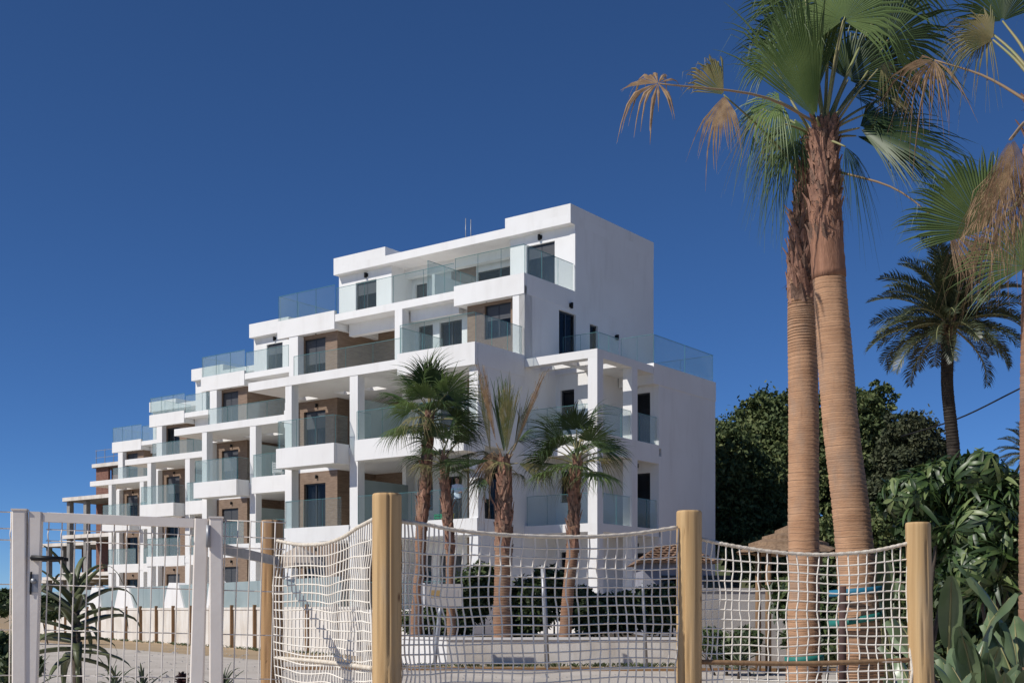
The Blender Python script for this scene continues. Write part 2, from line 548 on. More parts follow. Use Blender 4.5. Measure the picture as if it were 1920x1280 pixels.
FL = [0.06, 3.16, 6.26, 9.36, 12.40]
TF = -2.82
GZ = -EYE - 0.02
def module(S, T, first):
    B = lambda name, *a: bx(name, *a, S=S, T=T)
    # ---- slabs
    B('podium', 3.2, 16.2, TF - 1.2, 9.5, GZ, FL[0], WHITE)
    for k in (1, 2):
        B('floor_slab', 3.23, 13.0, TF, .36, FL[k] - .30, FL[k], WHITE); B('floor_slab', 3.23, 15.97, .36, 9.3, FL[k] - .30, FL[k], WHITE)
    # third floor slab: front band, then a strip with square openings, then the indoor part
    B('floor_slab', 3.2, 15.16, TF, -0.55, 9.0, 9.35, WHITE)
    holes = [(4.2, 5.2), (7.3, 8.2), (10.1, 11.0), (11.9, 12.5), (14.0, 14.9)]
    cur = 3.2
    for a, c in holes + [(15.16, 15.16)]:
        B('ceiling_beam', cur, a, -0.55, 0.05, 9.0, 9.35, WHITE)
        cur = c
    B('floor_slab', 3.23, 15.97, 0.05, 9.3, 9.0, 9.355, WHITE)
    B('floor_slab', 3.23, 16.19, 0.0, 9.3, 12.10, 12.40, WHITE)
    # ---- roof with raised ends
    B('roof', 3.2, 16.1, 3.07, 9.55, 15.2, 15.55, WHITE)
    B('roof_parapet', 3.2, 6.4, 3.07, 9.55, 15.55, 15.95, WHITE)
    B('roof_parapet', 12.96, 16.1, 3.07, 9.55, 15.55, 15.95, WHITE)
    # ---- top floor
    ops = [(13.8, 15.06, 12.45, 14.75)]
    wall_front('wall', 12.9, 16.1, 12.4, 15.2, 3.42, .2, ops, WHITE, S, T)
    window(*ops[0], 3.42, S, T, shut=.22, curt=True)
    ops = [(4.19, 5.58, 12.45, 14.75)]
    wall_front('wall', 3.45, 6.4, 12.4, 15.2, 3.42, .2, ops, WHITE, S, T)
    window(*ops[0], 3.42, S, T, shut=.2, curt=True)
    ops = [(12.03, 12.7, 12.9, 14.6), (6.9, 9.2, 12.45, 14.6)]
    wall_front('wall', 6.4, 12.9, 12.4, 15.2, 4.8, .2, ops, WHITE, S, T)
    window(*ops[0], 4.8, S, T, shut=.3); window(*ops[1], 4.8, S, T, shut=0)
    B('cladding', 9.25, 10.6, 4.76, 4.79, 12.42, 14.9, BROWN)
    B('wall', 12.9, 13.1, 3.62, 5.0, 12.4, 15.2, WHITE)
    B('wall', 6.2, 6.4, 3.62, 5.0, 12.4, 15.2, WHITE)
    B('ceiling_beam', 6.4, 12.9, 4.3, 4.6, 14.8, 15.2, WHITE)
    B('partition', 9.4, 9.55, 2.2, 4.8, 12.4, 14.0, WHITE)
    wall_light(13.0 + 1.4, 15.0, 3.42, S, T); wall_light(4.9, 15.0, 3.42, S, T)
    glass_run((8.0, 0.1), (8.0, 3.2), 12.42, 13.85, S, T)
    # ---- boxes of the top terrace
    for a, c in ((3.2, 6.56), (13.0, 16.44)):
        B('terrace_parapet', a, c, -0.03, 0.13, 11.8, 12.57, WHITE)
        B('soffit', a + .02, min(c, 16.2) - .02, 0.13, 3.2, 11.82, 12.09, WHITE)
        glass_run((c, 0.05), (a + .03, 0.05), 12.57, 13.66, S, T)
    B('terrace_parapet', 3.19, 3.34, 0.13, 3.4, 11.8, 12.57, WHITE)
    glass_run((3.27, 0.1), (3.27, 3.38), 12.57, 13.66, S, T)
    glass_run((12.95, 0.05), (6.6, 0.05), 12.40, 13.5, S, T, 1.6)
    glass_run((16.4, 0.1), (16.4, 3.3), 12.57, 13.66, S, T)
    # ---- end walls and back
    if first:
        ops3 = [(2.27, 3.45, 9.42, 11.65), (4.46, 5.06, 10.0, 11.5)]
        wall_side('end_wall', 0.0, 9.53, 9.0, 12.1, 3.2, .25, ops3, WHITE, S, T)
        window(*ops3[0], 3.2, S, T, side=True, shut=0, curt=False); window(*ops3[1], 3.2, S, T, side=True, shut=0, curt=False)
        wall_light(3.05, 11.95, 3.2, S, T, side=True); wall_light(6.45, 11.3, 3.2, S, T, side=True)
    else:
        wall_side('end_wall', 0.0, 9.53, 9.0, 12.1, 3.2, .25, [], WHITE, S, T)
    wall_side('end_wall', 3.4, 9.53, 12.1, 15.2, 3.2, .25, [], WHITE, S, T)
    op1 = [(-2.42, -1.2, FL[1] + .14, 5.9)]
    wall_side('end_wall', -2.42, 2.05 if first else 9.5, FL[1] - .3, 9.0, 3.2, .25, op1 if first else [], WHITE, S, T)
    wall_side('end_wall', -2.42, 2.05 if first else 9.5, FL[0], FL[1] - .3, 3.2, .25, [], WHITE, S, T)
    wall_side('end_wall', 0.5, 9.5, FL[0], 12.1, 15.98, .2, [], WHITE, S, T)
    wall_side('end_wall', 3.62, 9.5, 12.4, 15.2, 15.88, .2, [], WHITE, S, T)
    wall_front('back_wall', 3.46, 15.87, FL[0], 15.2, 9.31, .2, [], WHITE, S, T)
    B('inner_wall', 3.5, 15.9, 5.6, 5.75, FL[0], 12.1, INNER)
    B('inner_wall', 3.5, 15.8, 7.2, 7.3, 12.4, 15.2, INNER)
    # ---- living rooms, floors 0 to 3
    for k in range(4):
        z0 = FL[k]; z1 = (FL[1] - .3, FL[2] - .3, 9.0, 12.1)[k]
        # right room, brown
        op = [(4.1, 5.35, z0 + (1.05 if k == 3 else .06), z0 + 2.35)]
        wall_front('cladding_wall', 3.45 if k < 3 else 3.75, 6.2, z0, z1, 0.35, .2, op, BROWN, S, T)
        window(*op[0], 0.35, S, T, shut=.4 if k == 3 else None, curt=None)
        # right recess, white
        op = [(6.95, 8.1, z0 + .06, z0 + 2.2), (8.45, 9.25, z0 + .9, z0 + 2.2)]
        wall_front('wall', 6.2, 9.4, z0, z1, 0.95, .2, op, WHITE, S, T)
        for o in op: window(*o, 0.95, S, T)
        B('partition', 9.4, 9.6, 0.4, 5.6, z0, z1, WHITE)
        # left recess with a wide sliding door
        op = [(9.9, 12.0, z0 + .05, z0 + 2.3)]
        wall_front('cladding_wall', 9.6, 13.2, z0, z1, 2.7, .2, op, BROWN, S, T)
        window(*op[0], 2.7, S, T, shut=.0)
        wall_side('cladding_wall', 0.55, 2.7, z0, z1, 13.2, .15, [], BROWN, S, T)
        # left room, brown
        op = [(13.9, 15.2, z0 + .05, z0 + 2.3)]
        wall_front('cladding_wall', 13.2, 15.6, z0, z1, 0.35, .2, op, BROWN, S, T)
        window(*op[0], 0.35, S, T, curt=True)
        wall_light(14.4, z1 - .22, 0.33, S, T, sc=.75); wall_light(5.2, z1 - .2, 0.33, S, T, sc=.75)
    # white piers of the third floor
    B('pier', 3.2, 3.75, 0.0, 0.5, 9.36, 11.8, WHITE)
    B('pier', 15.2, 15.75, 0.0, 0.34, 9.36, 11.8, WHITE)
    B('pier', 15.61, 16.0, 0.0, 0.55, FL[0], 9.0, WHITE)
    B('column', 9.25, 9.65, 0.0, 0.4, 9.36, 12.1, WHITE)
    # roof beams that catch the light under the top terrace
    B('ceiling_beam', 6.7, 9.2, 0.45, 0.75, 11.65, 12.1, WHITE)
    B('ceiling_beam', 9.7, 12.9, 0.75, 1.05, 11.6, 12.1, WHITE)
    # ---- columns of the front line
    for a, c in ((9.03, 9.45), (12.64, 13.0), (3.2, 3.6)):
        for z0, z1 in ((GZ, FL[1] - .3), (FL[1], FL[2] - .3), (FL[2], 9.0)):
            if z0 == GZ and a == 3.2: z0 = FL[0]
            B('column', a, c, TF + .02, TF + .4, max(z0, FL[0]), z1, WHITE)
    # ---- third floor balcony
    B('balcony_parapet', 3.2, 6.85, -2.99, TF - .004, 8.7, 9.5, WHITE)
    B('balcony_parapet', 3.185, 3.34, TF, -0.02, 8.7, 9.5, WHITE)
    B('balcony_parapet', 6.7, 6.85, TF, -0.6, 8.7, 8.998, WHITE)
    glass_run((6.8, -2.9), (3.27, -2.9), 9.5, 10.56, S, T)
    glass_run((3.27, -2.86), (3.27, -.05), 9.5, 10.56, S, T)
    glass_run((12.6, TF + .1), (6.9, TF + .1), 9.35, 10.15, S, T, 1.9)
    glass_run((6.8, -2.86), (6.8, -.4), 9.36, 10.5, S, T)
    # ---- second floor balconies
    for a, c in ((3.2, 8.4), (9.48, 12.64)):
        B('balcony_parapet', a, c, -3.63, -3.48, 5.6, 6.37, WHITE)
        B('balcony_floor', a + .01, c - .01, -3.48, TF - .003, 5.62, 6.1, WHITE)
        B('balcony_parapet', a - .012, a + .14, -3.48, TF - .003, 5.61, 6.37, WHITE)
        B('balcony_parapet', c - .14, c + .012, -3.48, TF - .003, 5.61, 6.37, WHITE)
        B('balcony_edge', a + .14, c - .14, TF - .003, TF + .15, 5.62, 5.955, WHITE)
        glass_run((c - .03, -3.55), (a + .05, -3.55), 6.37, 7.45, S, T)
        glass_run((a + .06, -3.5), (a + .06, TF), 6.37, 7.45, S, T)
        glass_run((c - .06, -3.5), (c - .06, TF), 6.37, 7.45, S, T)
    # ---- first floor balconies
    for a, c in ((3.2, 9.03), (9.45, 13.0)):
        B('balcony_parapet', a, c, TF - .04, TF + .018, 2.72, 3.3, WHITE)
        glass_run((c - .03, TF + .0), (a + .42, TF + .0), 3.3, 4.38, S, T)
    # privacy screens between flats
    B('frosted_screen', 9.2, 9.23, TF + .42, .3, FL[2], FL[2] + 1.9, FROST)
    B('frosted_screen', 9.2, 9.23, TF + .42, .3, FL[1], FL[1] + 1.9, FROST)
    # ---- ground floor terrace rail
    glass_run((15.6, TF - 1.1), (3.4, TF - 1.1), FL[0], FL[0] + 1.0, S, T, 2.0)

for k in range(4):
    module(13.0 * k, 6.55 * k, k == 0)

# ---- wing at the near end of the building
def wing():
    B = bx
    B('podium', -0.6, 3.195, -0.8, 9.1, GZ, FL[0] - .004, WHITE)
    # pergola roof over the second floor terrace
    B('pergola_beam', 0, 3.2, 0, .42, 9.06, 9.36, WHITE)
    B('pergola_beam', 0, .42, .42, 3.97, 9.06, 9.358, WHITE)
    B('pergola_beam', 1.55, 1.85, .42, 2.0, 9.08, 9.34, WHITE)
    B('pergola_roof', .42, 3.2, 2.0, 3.97, 9.06, 9.358, WHITE)
    B('pergola_beam', .42, 3.2, 1.05, 1.3, 9.07, 9.35, WHITE)
    # columns
    for (a, c, t0, t1) in ((0.0, .4, 0.0, .4), (0.0, .4, 2.4, 2.8)):
        B('column', a, c, t0, t1, FL[0], 2.85, WHITE)
        B('column', a + .002, c, t0 + .002, t1, 3.15, 5.66, WHITE)
        B('column', a + .002, c, t0 + .002, t1, 6.26, 9.06, WHITE)
    # floors and parapets
    B('floor_slab', .15, 3.2, .15, 4.4, 5.96, 6.26, WHITE)
    B('balcony_parapet', 0, 3.2, 0, .15, 5.66, 6.38, WHITE)
    B('balcony_parapet', 0, .15, .15, 4.4, 5.66, 6.378, WHITE)
    B('floor_slab', 0, 3.2, 0, 4.4, 2.85, 3.15, WHITE)
    glass_run((3.15, .08), (.42, .08), 6.38, 7.45)
    glass_run((.08, .42), (.08, 4.38), 6.38, 7.45)
    glass_run((3.15, .08), (.42, .08), 3.15, 4.25)
    glass_run((.08, .42), (.08, 2.38), 3.15, 4.25)
    glass_run((.08, 2.82), (.08, 4.38), 3.15, 4.25)
    # recessed walls of the two floors
    for k in (0, 1, 2):
        z0 = FL[k] + (.0 if k != 1 else -.01); z1 = (2.85, 5.96, 9.06)[k]
        op = [(2.35, 2.98, z0 + 1.0, z0 + 2.2)]
        wall_front('wall', 1.6, 3.2, z0, z1, 2.05, .2, op, WHITE)
        window(*op[0], 2.05, shut=0, curt=False)
        wall_side('wall', 2.25, 4.4, z0, z1, 1.6, .2, [], WHITE)
        op = [(.39, 1.12, z0 + .06, z0 + 2.2)]
        wall_front('wall', 0.0, 1.6, z0, z1 if k < 2 else 8.69, 4.4, .2, op, WHITE)
        window(*op[0], 4.4, shut=0, curt=False)
        wall_light(1.0, z0 + 2.5, 4.4)
    # rear block and its roof terrace
    wall_side('end_wall', 4.6, 9.08, GZ, 8.69, 0.0, .25, [], WHITE)
    wall_front('back_wall', 0.25, 3.2, GZ, 8.69, 8.88, .2, [], WHITE)
    B('floor_slab', 0.26, 3.2, 4.4, 8.88, 9.0, 9.36, WHITE)
    B('terrace_parapet', -.02, .16, 3.98, 9.1, 8.69, 9.48, WHITE)
    B('terrace_parapet', .16, 1.55, 3.98, 4.14, 8.69, 9.478, WHITE)
    B('terrace_parapet', .16, 3.2, 8.94, 9.1, 8.69, 9.478, WHITE)
    B('soffit', .16, 3.2, 4.14, 8.94, 8.69, 8.99, WHITE)
    glass_run((3.15, 2.47), (1.55, 2.47), 9.37, 10.6)
    glass_run((1.55, 2.5), (1.55, 3.98), 9.37, 10.6)
    glass_run((1.5, 4.06), (0.06, 4.06), 9.48, 10.6)
    glass_run((.06, 4.1), (.06, 9.02), 9.48, 10.6, maxw=2.6)
    glass_run((.1, 9.02), (3.1, 9.02), 9.48, 10.6, maxw=2.6)
wing()
# antenna masts on the roof
for du, h in ((0, 1.25), (0.28, 1.15)):
    b = MB(); b.tube([(0, 0, 0), (0, 0, h)], [.022, .018], 6)
    o = b.build('antenna_mast', STEEL, BLD); o.location = (-(9.35 - du), 4.2, 15.55)

def bworld(s, t, z=0.0):
    return Vector((P0.x - s * math.cos(TH) + t * math.sin(TH), P0.y + s * math.sin(TH) + t * math.cos(TH), EYE + z))

# ================================================================== unfinished block beyond
UNF = empty('unfinished_building', (P0.x, P0.y, EYE), 'unfinished concrete and brick building shell beyond the white building', 'building', rz=-TH)
for k, (S, T) in enumerate(((52.0, 26.2), (65.0, 32.75), (78.0, 39.3))):
    U = lambda name, s0, s1, t0, t1, z0, z1, m: bx(name, s0, s1, t0, t1, z0, z1, m, S, T, UNF)
    for z in ([3.16, 6.26, 9.36, 12.4] if k == 0 else [3.16, 6.26] if k == 1 else [3.16]):
        tf = TF if z < 12 else 0.0
        U('slab_edge', 3.2, 15.3, tf - .05, tf, z - .30, z, WHITE2)
        U('slab', 3.2, 15.3, tf, 9.0, z - .33, z - .02, CONC)
    tops = 12.1 if k == 0 else 5.9 if k == 1 else 2.9
    for s in (3.6, 9.2, 12.7, 15.0):
        for t in (TF + .3, 3.0):
            U('column', s - .2, s + .2, t, t + .4, GZ, tops if t > 0 or k else 9.0, CONC)
    if k == 0:
        for z0, z1 in ((3.16, 5.93), (6.26, 9.03), (9.36, 12.07)):
            wall_r = strips(4.0, 13.5, z0, z1, [(6.3, 8.2, z0 + .1, z1 - .5), (9.8, 12.2, z0 + .1, z1 - .4)])
            for a, c, y0, y1 in wall_r: U('brick_wall', a, c, .6, .8, y0, y1, BRICK)
            U('brick_wall', 13.5, 15.2, .3, .5, z0, z1, BRICK); U('back_wall', 3.4, 15.2, 6.0, 6.2, z0, z1, CONC)
        U('slab', 4.5, 10.0, 3.0, 9.0, 14.5, 14.8, WHITE2)
        for a in (4.6, 9.4): U('brick_wall', a, a + .6, 3.3, 3.5, 12.4, 14.5, BRICK)
        for s in range(8):      # edge-protection poles
            U('guard_pole', 6.5 + s * 1.2, 6.54 + s * 1.2, .1, .14, 12.4, 13.6, STEEL)
        for z in (12.9, 13.5): U('guard_rail', 6.5, 15.0, .1, .13, z, z + .04, STEEL)
    else:
        for a, c in ((6.0, 8.0), (12.9, 14.2)):
            U('brick_wall', a, c, .6, .8, 3.16, 5.93 if k == 1 else 4.4, BRICK)

# ================================================================== boundary wall, planter and other garden walls
def obox(mb, a, b, th, z0, z1, mi=0):
    """upright slab along a-b (x, y), thickness th to the far side"""
    a = Vector((a[0], a[1], 0)); b = Vector((b[0], b[1], 0))
    d = (b - a).normalized()
    nrm = Vector((-d.y, d.x, 0))
    if nrm.y < 0: nrm = -nrm
    vs = [a, b, b + nrm * th, a + nrm * th]
    P = [Vector((p.x, p.y, z)) for z in (z0, z1) for p in vs]
    mb.add(P, [(3, 2, 1, 0), (4, 5, 6, 7), (0, 1, 5, 4), (1, 2, 6, 5), (2, 3, 7, 6), (3, 0, 4, 7)], mi)

WA, WB = Vector((-4.3, 34.8, 0)), Vector((-26.0, 68.0, 0))
wd = (WB - WA).normalized(); wn = Vector((wd.y, -wd.x, 0))
if wn.y > 0: wn = -wn
WALL = empty('boundary_wall', WA, 'low cream garden wall with timber posts and frosted screens before the building', 'wall')
def wpt(k, off=0.0): return WA + wd * k + wn * off
def relb(name, mb, m, par):
    o = mb.build(name, m, par)
    return o
mb = MB(); L = L0 = (WB - WA).length
P_ = lambda k, off=0: (wpt(k, off) - WA)
obox(mb, P_(0), P_(L), .2, 0, 1.30); relb('wall', mb, WHITE2, WALL)
mb = MB(); obox(mb, P_(0, .03), P_(L, .03), .27, 1.30, 1.38); relb('coping', mb, WHITE2, WALL)
k = 1.2; i = 0
while k < L - 2:
    mb = MB(); obox(mb, P_(k, .11), P_(k + .08, .11), .105, 0, 1.46); relb('timber_post', mb, BATTEN, WALL)
    mb = MB(); obox(mb, P_(k + .05, -.06), P_(k + 2.13, -.06), .03, 1.385, 2.25); relb('frosted_screen', mb, FROST, WALL)
    k += 2.1; i += 1
# white sloping garden walls rising behind the boundary wall
for kk, w in ((11.0, 1.3), (15.0, 2.2), (21.5, 2.6), (26.5, 2.0)):
    a = wpt(kk, -.005); b = wpt(kk + w, -.005)
    d = (b - a); n = Vector((-d.y, d.x, 0)).normalized()
    if n.y < 0: n = -n
    q = MB()
    prof = [(-.06, 1.385), (.04, 1.7), (.22, 2.26), (.34, 2.34), (.74, 2.36), (.86, 2.1), (1.06, 1.385)]
    front = [a + d * x + Vector((0, 0, z)) for x, z in prof] ; back = [p + n * .35 for p in front]
    nP = len(prof); vs = [p - a for p in front + back]
    q.add(vs, [tuple(range(nP)), tuple(reversed(range(nP, 2 * nP)))] + [(j, j + nP, (j + 1) % nP + nP, (j + 1) % nP) for j in range(nP)])
    o = q.build('garden_buttress', WHITE)
    o.location = a
    tag(o, 'white sloping garden wall rising behind the boundary wall, %s' % {11.0: 'nearest the net fence', 15.0: 'second from the net fence', 21.5: 'wide one seen through the white gate', 26.5: 'farthest one seen through the white gate'}[kk], 'wall', 'white garden buttresses')

# planter
PY = 28.4
pl = empty('planter', (0, 0, 0), 'low pale planter wall holding the hedge and young palms', 'planter')
mb = MB()
xa, xb = px(838, 0, PY).x, px(1298, 0, PY).x
obox(mb, (xa, PY), (xb, PY), .25, 0, .60); relb('front_wall', mb, WHITE2, pl)
mb = MB(); obox(mb, (xa - .02, PY - .03), (xb, PY - .03), .32, .60, .65); relb('coping', mb, WHITE, pl)
lx = px(753, 0, 29.2).x
mb = MB(); obox(mb, (lx, 29.2), (xa - .004, PY + .002), .25, 0, .60); relb('side_wall', mb, WHITE, pl)
mb = MB(); obox(mb, (lx, 29.17), (xa - .03, PY - .02), .30, .60, .65); relb('coping', mb, WHITE, pl)
mb = MB(); mb.add([(xa + .1, PY + .3, .56), (xb, PY + .3, .56), (xb + 1, 38, .56), (lx - .5, 38, .56), (lx + .1, 29.6, .56)], [(0, 1, 2, 3, 4)])
relb('soil', mb, SOIL, pl)
mb = MB(); obox(mb, (-5.2, 26.55), (9.5, 25.5), .06, 0, .07)
o = mb.build('path_edging', KERB); tag(o, 'thin rusty brown edging strip along the pale path', 'edging')
mb = MB(); obox(mb, (px(1316, 0, 27).x, 27.0), (px(1484, 0, 27).x, 27.0), .2, 0, 1.70 - .0)
gw = empty('grey_wall', (0, 0, 0), 'plain grey block wall behind the net, right of the tall post', 'wall')
relb('wall', mb, STONEW, gw)
mb = MB(); obox(mb, (px(1312, 0, 26.95).x, 26.96), (px(1488, 0, 27).x, 26.96), .28, 1.70, 1.75); relb('coping', mb, STONEW, gw)

# ================================================================== net fence
def lathe(mb, cx, cy, zs, rads, seg, dent=None, mi=0, lean=(0, 0), seed=0):
    rows = []
    for z, r in zip(zs, rads):
        row = []
        for k in range(seg):
            a = 2 * math.pi * k / seg
            rr = r * (1 + .012 * noise.noise((math.cos(a) * 1.3 + seed, math.sin(a) * 1.3, z * .8)))
            if dent:
                for da, w, dep, z0, z1 in dent:
                    if z0 < z < z1:
                        wob = .10 * noise.noise((seed * 3.1, 0, z * 3))
                        x = abs((a - da - wob + math.pi) % (2 * math.pi) - math.pi)
                        if x < w: rr -= dep * r * (1 - x / w)
            row.append((cx + rr * math.cos(a) + lean[0] * z, cy + rr * math.sin(a) + lean[1] * z, z))
        rows.append(row)
    n = len(rows)
    vs = [p for r_ in rows for p in r_]
    fs = [(i * seg + k, i * seg + (k + 1) % seg, (i + 1) * seg + (k + 1) % seg, (i + 1) * seg + k) for i in range(n - 1) for k in range(seg)]
    mb.add(vs, fs, mi, True)
    mb.add(rows[-1], [tuple(range(seg))], mi)

def post(u, v, Y, r, m, label, dents, lean=(0, 0), seed=0):
    p = px(u, v, Y)
    zt = p.z
    zs = [0] + [zt * i / 60 for i in range(1, 60)] + [zt - .012, zt - .004, zt]
    rads = [r] * 60 + [r, r * .975, r * .90]
    mb = MB()
    lathe(mb, 0, 0, zs, rads, 56, dents, 0, lean, seed)
    o = mb.build('fence_post', m)
    o.location = (p.x - lean[0] * zt, p.y - lean[1] * zt, 0)
    tag(o, label, 'post', 'round posts of the net fence')
    return Vector((p.x, p.y, 0))
F1 = post(510, 975, 7.2, .064, OLDWOOD, 'dark weathered round post next to the white gate', [(R(-70), .08, .24, .2, 9), (R(-110), .05, .15, .2, 1.5)], seed=1)
F2 = post(725.5, 925, 5.5, .0645, PINEWOOD, 'tallest-looking thick pale post with a long crack, centre left', [(R(-80), .06, .30, .2, 9), (R(-50), .05, .12, .3, 1.5), (R(-118), .04, .10, .9, 1.6)], seed=2)
F3 = post(1292, 957, 6.3, .064, PINEWOOD, 'smooth round pale post right of centre holding two nets', [(R(-124), .07, .30, .2, 1.66), (R(-95), .04, .14, .2, 1.3), (R(-60), .04, .10, .6, 1.5)], seed=3)
F4 = post(1721, 979, 6.4, .063, PINEWOOD, 'leaning pale post at the right end of the net', [(R(-100), .05, .18, .2, 1.3), (R(-70), .05, .12, .5, 1.6)], lean=(-.022, 0), seed=4)
F4 = Vector((F4.x, F4.y, 0))

def on_line(A, B, u):
    k = (u - 960) / FPX
    d = B - A
    s = (k * A.y - A.x) / (d.x - k * d.y)
    return s, A + d * s

def net(A, B, top, zbot, cell, wave, label, rail, railr, railm, seed, edge=None):
    """rope net between posts A and B; top = list of (u, v) of the head rope"""
    root = empty('rope_net', (A.x, A.y, 0), label, 'net', 'rope nets of the fence')
    off = Vector((A.x, A.y, 0))
    tp = []
    for u, v in top:
        s, p = on_line(A, B, u)
        tp.append(Vector((p.x, p.y, EYE + (HOR - v) / FPX * p.y)))
    curve = spline(tp, 90)
    mb = MB()
    rr = [.0095 * (1 + .16 * math.sin(i * 2.1)) for i in range(90)]
    mb.tube([p - off for p in curve], rr, 8)
    mb.build('head_rope', ROPE, root)
    L = (curve[-1] - curve[0]).length
    nc = int(L / cell); zf = min(p.z for p in curve) - .02
    nr = int((zf - zbot) / cell)
    def pt(i, j):
        x = i / nc
        q = curve[min(89, int(x * 89))].lerp(curve[min(89, int(x * 89) + 1)], x * 89 - int(x * 89))
        zt = zf + (q.z - .008 - zf) * (math.exp(-j * .5) if j else 1.0)
        if j == 0: zt = q.z - .006
        p = Vector((q.x, q.y, zt - j * cell if j else zt))
        nz = noise.noise((x * 3.1 + seed, j * .11, 0)); n2 = noise.noise((x * 9 + seed, j * .4, 5)); n3 = noise.noise((x * 4 - seed, j * .2, 9))
        dirn = Vector((-(B - A).y, (B - A).x, 0)).normalized()
        p += dirn * (wave * nz * min(1, j * .3)) + Vector((0, 0, 1)) * (wave * .45 * n3 * min(1, j * .4)) + (B - A).normalized() * (wave * .5 * n2)
        return p - off
    G = [[pt(i, j) for j in range(nr + 1)] for i in range(nc + 1)]
    mb = MB()
    r = .0038
    for i in range(nc + 1):
        mb.tube([G[i][j] for j in range(nr + 1)], r, 4, sm=True, cap=False)
    for j in range(1, nr + 1):
        mb.tube([G[i][j] for i in range(nc + 1)], r, 4, sm=True, cap=False)
    # knots
    for i in range(nc + 1):
        for j in range(1, nr + 1):
            p = G[i][j]; a = .0062
            mb.add([p + Vector(q) * a for q in ((1, 0, 0), (-1, 0, 0), (0, 1, 0), (0, -1, 0), (0, 0, 1), (0, 0, -1))],
                   [(0, 2, 4), (2, 1, 4), (1, 3, 4), (3, 0, 4), (2, 0, 5), (1, 2, 5), (3, 1, 5), (0, 3, 5)], 0, True)
    mb.build('netting', CORD, root)
    if edge is not None:
        mb = MB(); mb.tube([G[edge][j] + Vector((0.004, -.004, 0)) for j in range(nr + 1)], .008, 7); mb.build('edge_rope', ROPE, root)
    pts = []
    for u, v in rail:
        s, p = on_line(A, B, u); pts.append(Vector((p.x, p.y - .012, EYE + (HOR - v) / FPX * p.y)) - off)
    mb = MB(); mb.tube(spline(pts, 24), railr, 8); mb.build('middle_rail', railm, root)
    return root
net(F1, F2, [(520, 1013), (560, 1020), (605, 1019), (640, 1008), (672, 988), (700, 973)], .35, .046, .042,
    'rope net nearest the gate, between the dark post and the cracked post', [(518, 1232), (610, 1240), (700, 1252)], .011, ROPE, 1.3)
net(F2, F3, [(750, 977), (800, 983), (860, 994), (960, 1003), (1080, 1006), (1180, 1001), (1270, 988)], .35, .0440, .034,
    'wide middle rope net between the cracked post and the smooth post', [(752, 1250), (1010, 1256), (1268, 1250)], .004, CORD, 4.7)
net(F3, F4, [(1314, 1010), (1370, 1022), (1450, 1034), (1540, 1039), (1630, 1033), (1704, 1018)], .35, .0440, .036,
    'rope net at the right, in front of the two big palm trunks', [(1314, 1240), (1500, 1243), (1712, 1236)], .0125, BATTEN, 8.2, edge=-1)

# ================================================================== white steel gate and mesh panels
GL, GRp = Vector((-2.135, 5.5, 0)), Vector((-1.374, 5.65, 0))
gd = (GRp - GL); GW = gd.length; gang = math.atan2(gd.y, gd.x)
ZT = EYE + .437
HZ = [ZT - .002, ZT - .075, ZT - .125, ZT - .32, ZT - .52, ZT - .72, ZT - .92, ZT - 1.12, ZT - 1.32, ZT - 1.5]
def mesh_panel(x0, x1, y=0.0):
    mb = MB()
    def fold(z):
        for zc in (ZT - .10, ZT - 1.22):
            if abs(z - zc) < .03: return -.022 * (1 - abs(z - zc) / .03)
        return 0.0
    zs = sorted(set([.12, ZT] + [ZT - .07, ZT - .085, ZT - .10, ZT - .115, ZT - .13] + [ZT - 1.19, ZT - 1.22, ZT - 1.25]))
    x = x0
    while x < x1:
        mb.tube([(x, y + fold(z), z) for z in zs], .0029, 6)
        x += .0555
    for z in HZ:
        mb.tube([(x0 - .01, y + .006 + fold(z), z), (x1 + .005, y + .006 + fold(z), z)], .0029, 6)
    return mb
def bevbox(x0, x1, y0, y1, z0, z1, b=.006):
    mb = MB()
    prof = [(x0 + b, y0), (x1 - b, y0), (x1, y0 + b), (x1, y1 - b), (x1 - b, y1), (x0 + b, y1), (x0, y1 - b), (x0, y0 + b)]
    vs = [(x, y, z) for z in (z0, z1) for x, y in prof]
    mb.add(vs, [tuple(reversed(range(8))), tuple(range(8, 16))] + [(k, (k + 1) % 8, (k + 1) % 8 + 8, k + 8) for k in range(8)])
    return mb
gate = empty('garden_gate', GL, 'white steel garden gate with wire mesh and black lever handle', 'gate', rz=gang)
bevbox(.006, .062, -.02, .03, .1, ZT).build('stile', GATEW, gate)
bevbox(GW - .062, GW, -.02, .03, .1, ZT).build('stile', GATEW, gate)
mb = MB(); mb.box(.064, GW - .064, -.015, .025, ZT - .042, ZT - .002); mb.build('top_rail', GATEW, gate)
mb = MB(); mb.box(.064, GW - .064, -.015, .025, .1, .14); mb.build('bottom_rail', GATEW, gate)
mesh_panel(.09, GW - .05, .0).build('wire_mesh', WIREW, gate)
lv = MB(); lz = EYE + .232
lv.tube([(.035, -.055, lz), (.035, .075, lz)], .011, 10)
lv.tube([(.03, .07, lz), (.10, .072, lz), (.165, .07, lz + .002)], [.012, .011, .008], 8)
lv.tube([(.03, -.055, lz), (.10, -.057, lz), (.165, -.055, lz + .002)], [.012, .011, .008], 8)
lv.build('lever_handle', BLACK, gate)
mb = MB(); mb.box(.018, .056, -.024, -.0205, lz - .15, lz - .07); mb.tube([(.037, -.03, lz - .1), (.037, -.02, lz - .1)], .012, 10); mb.build('lock_plate', STEEL, gate)
mb = MB(); mb.box(.022, .03, -.026, -.0245, lz - .16, lz - .06); mb.build('lock_slot', BLACK, gate)
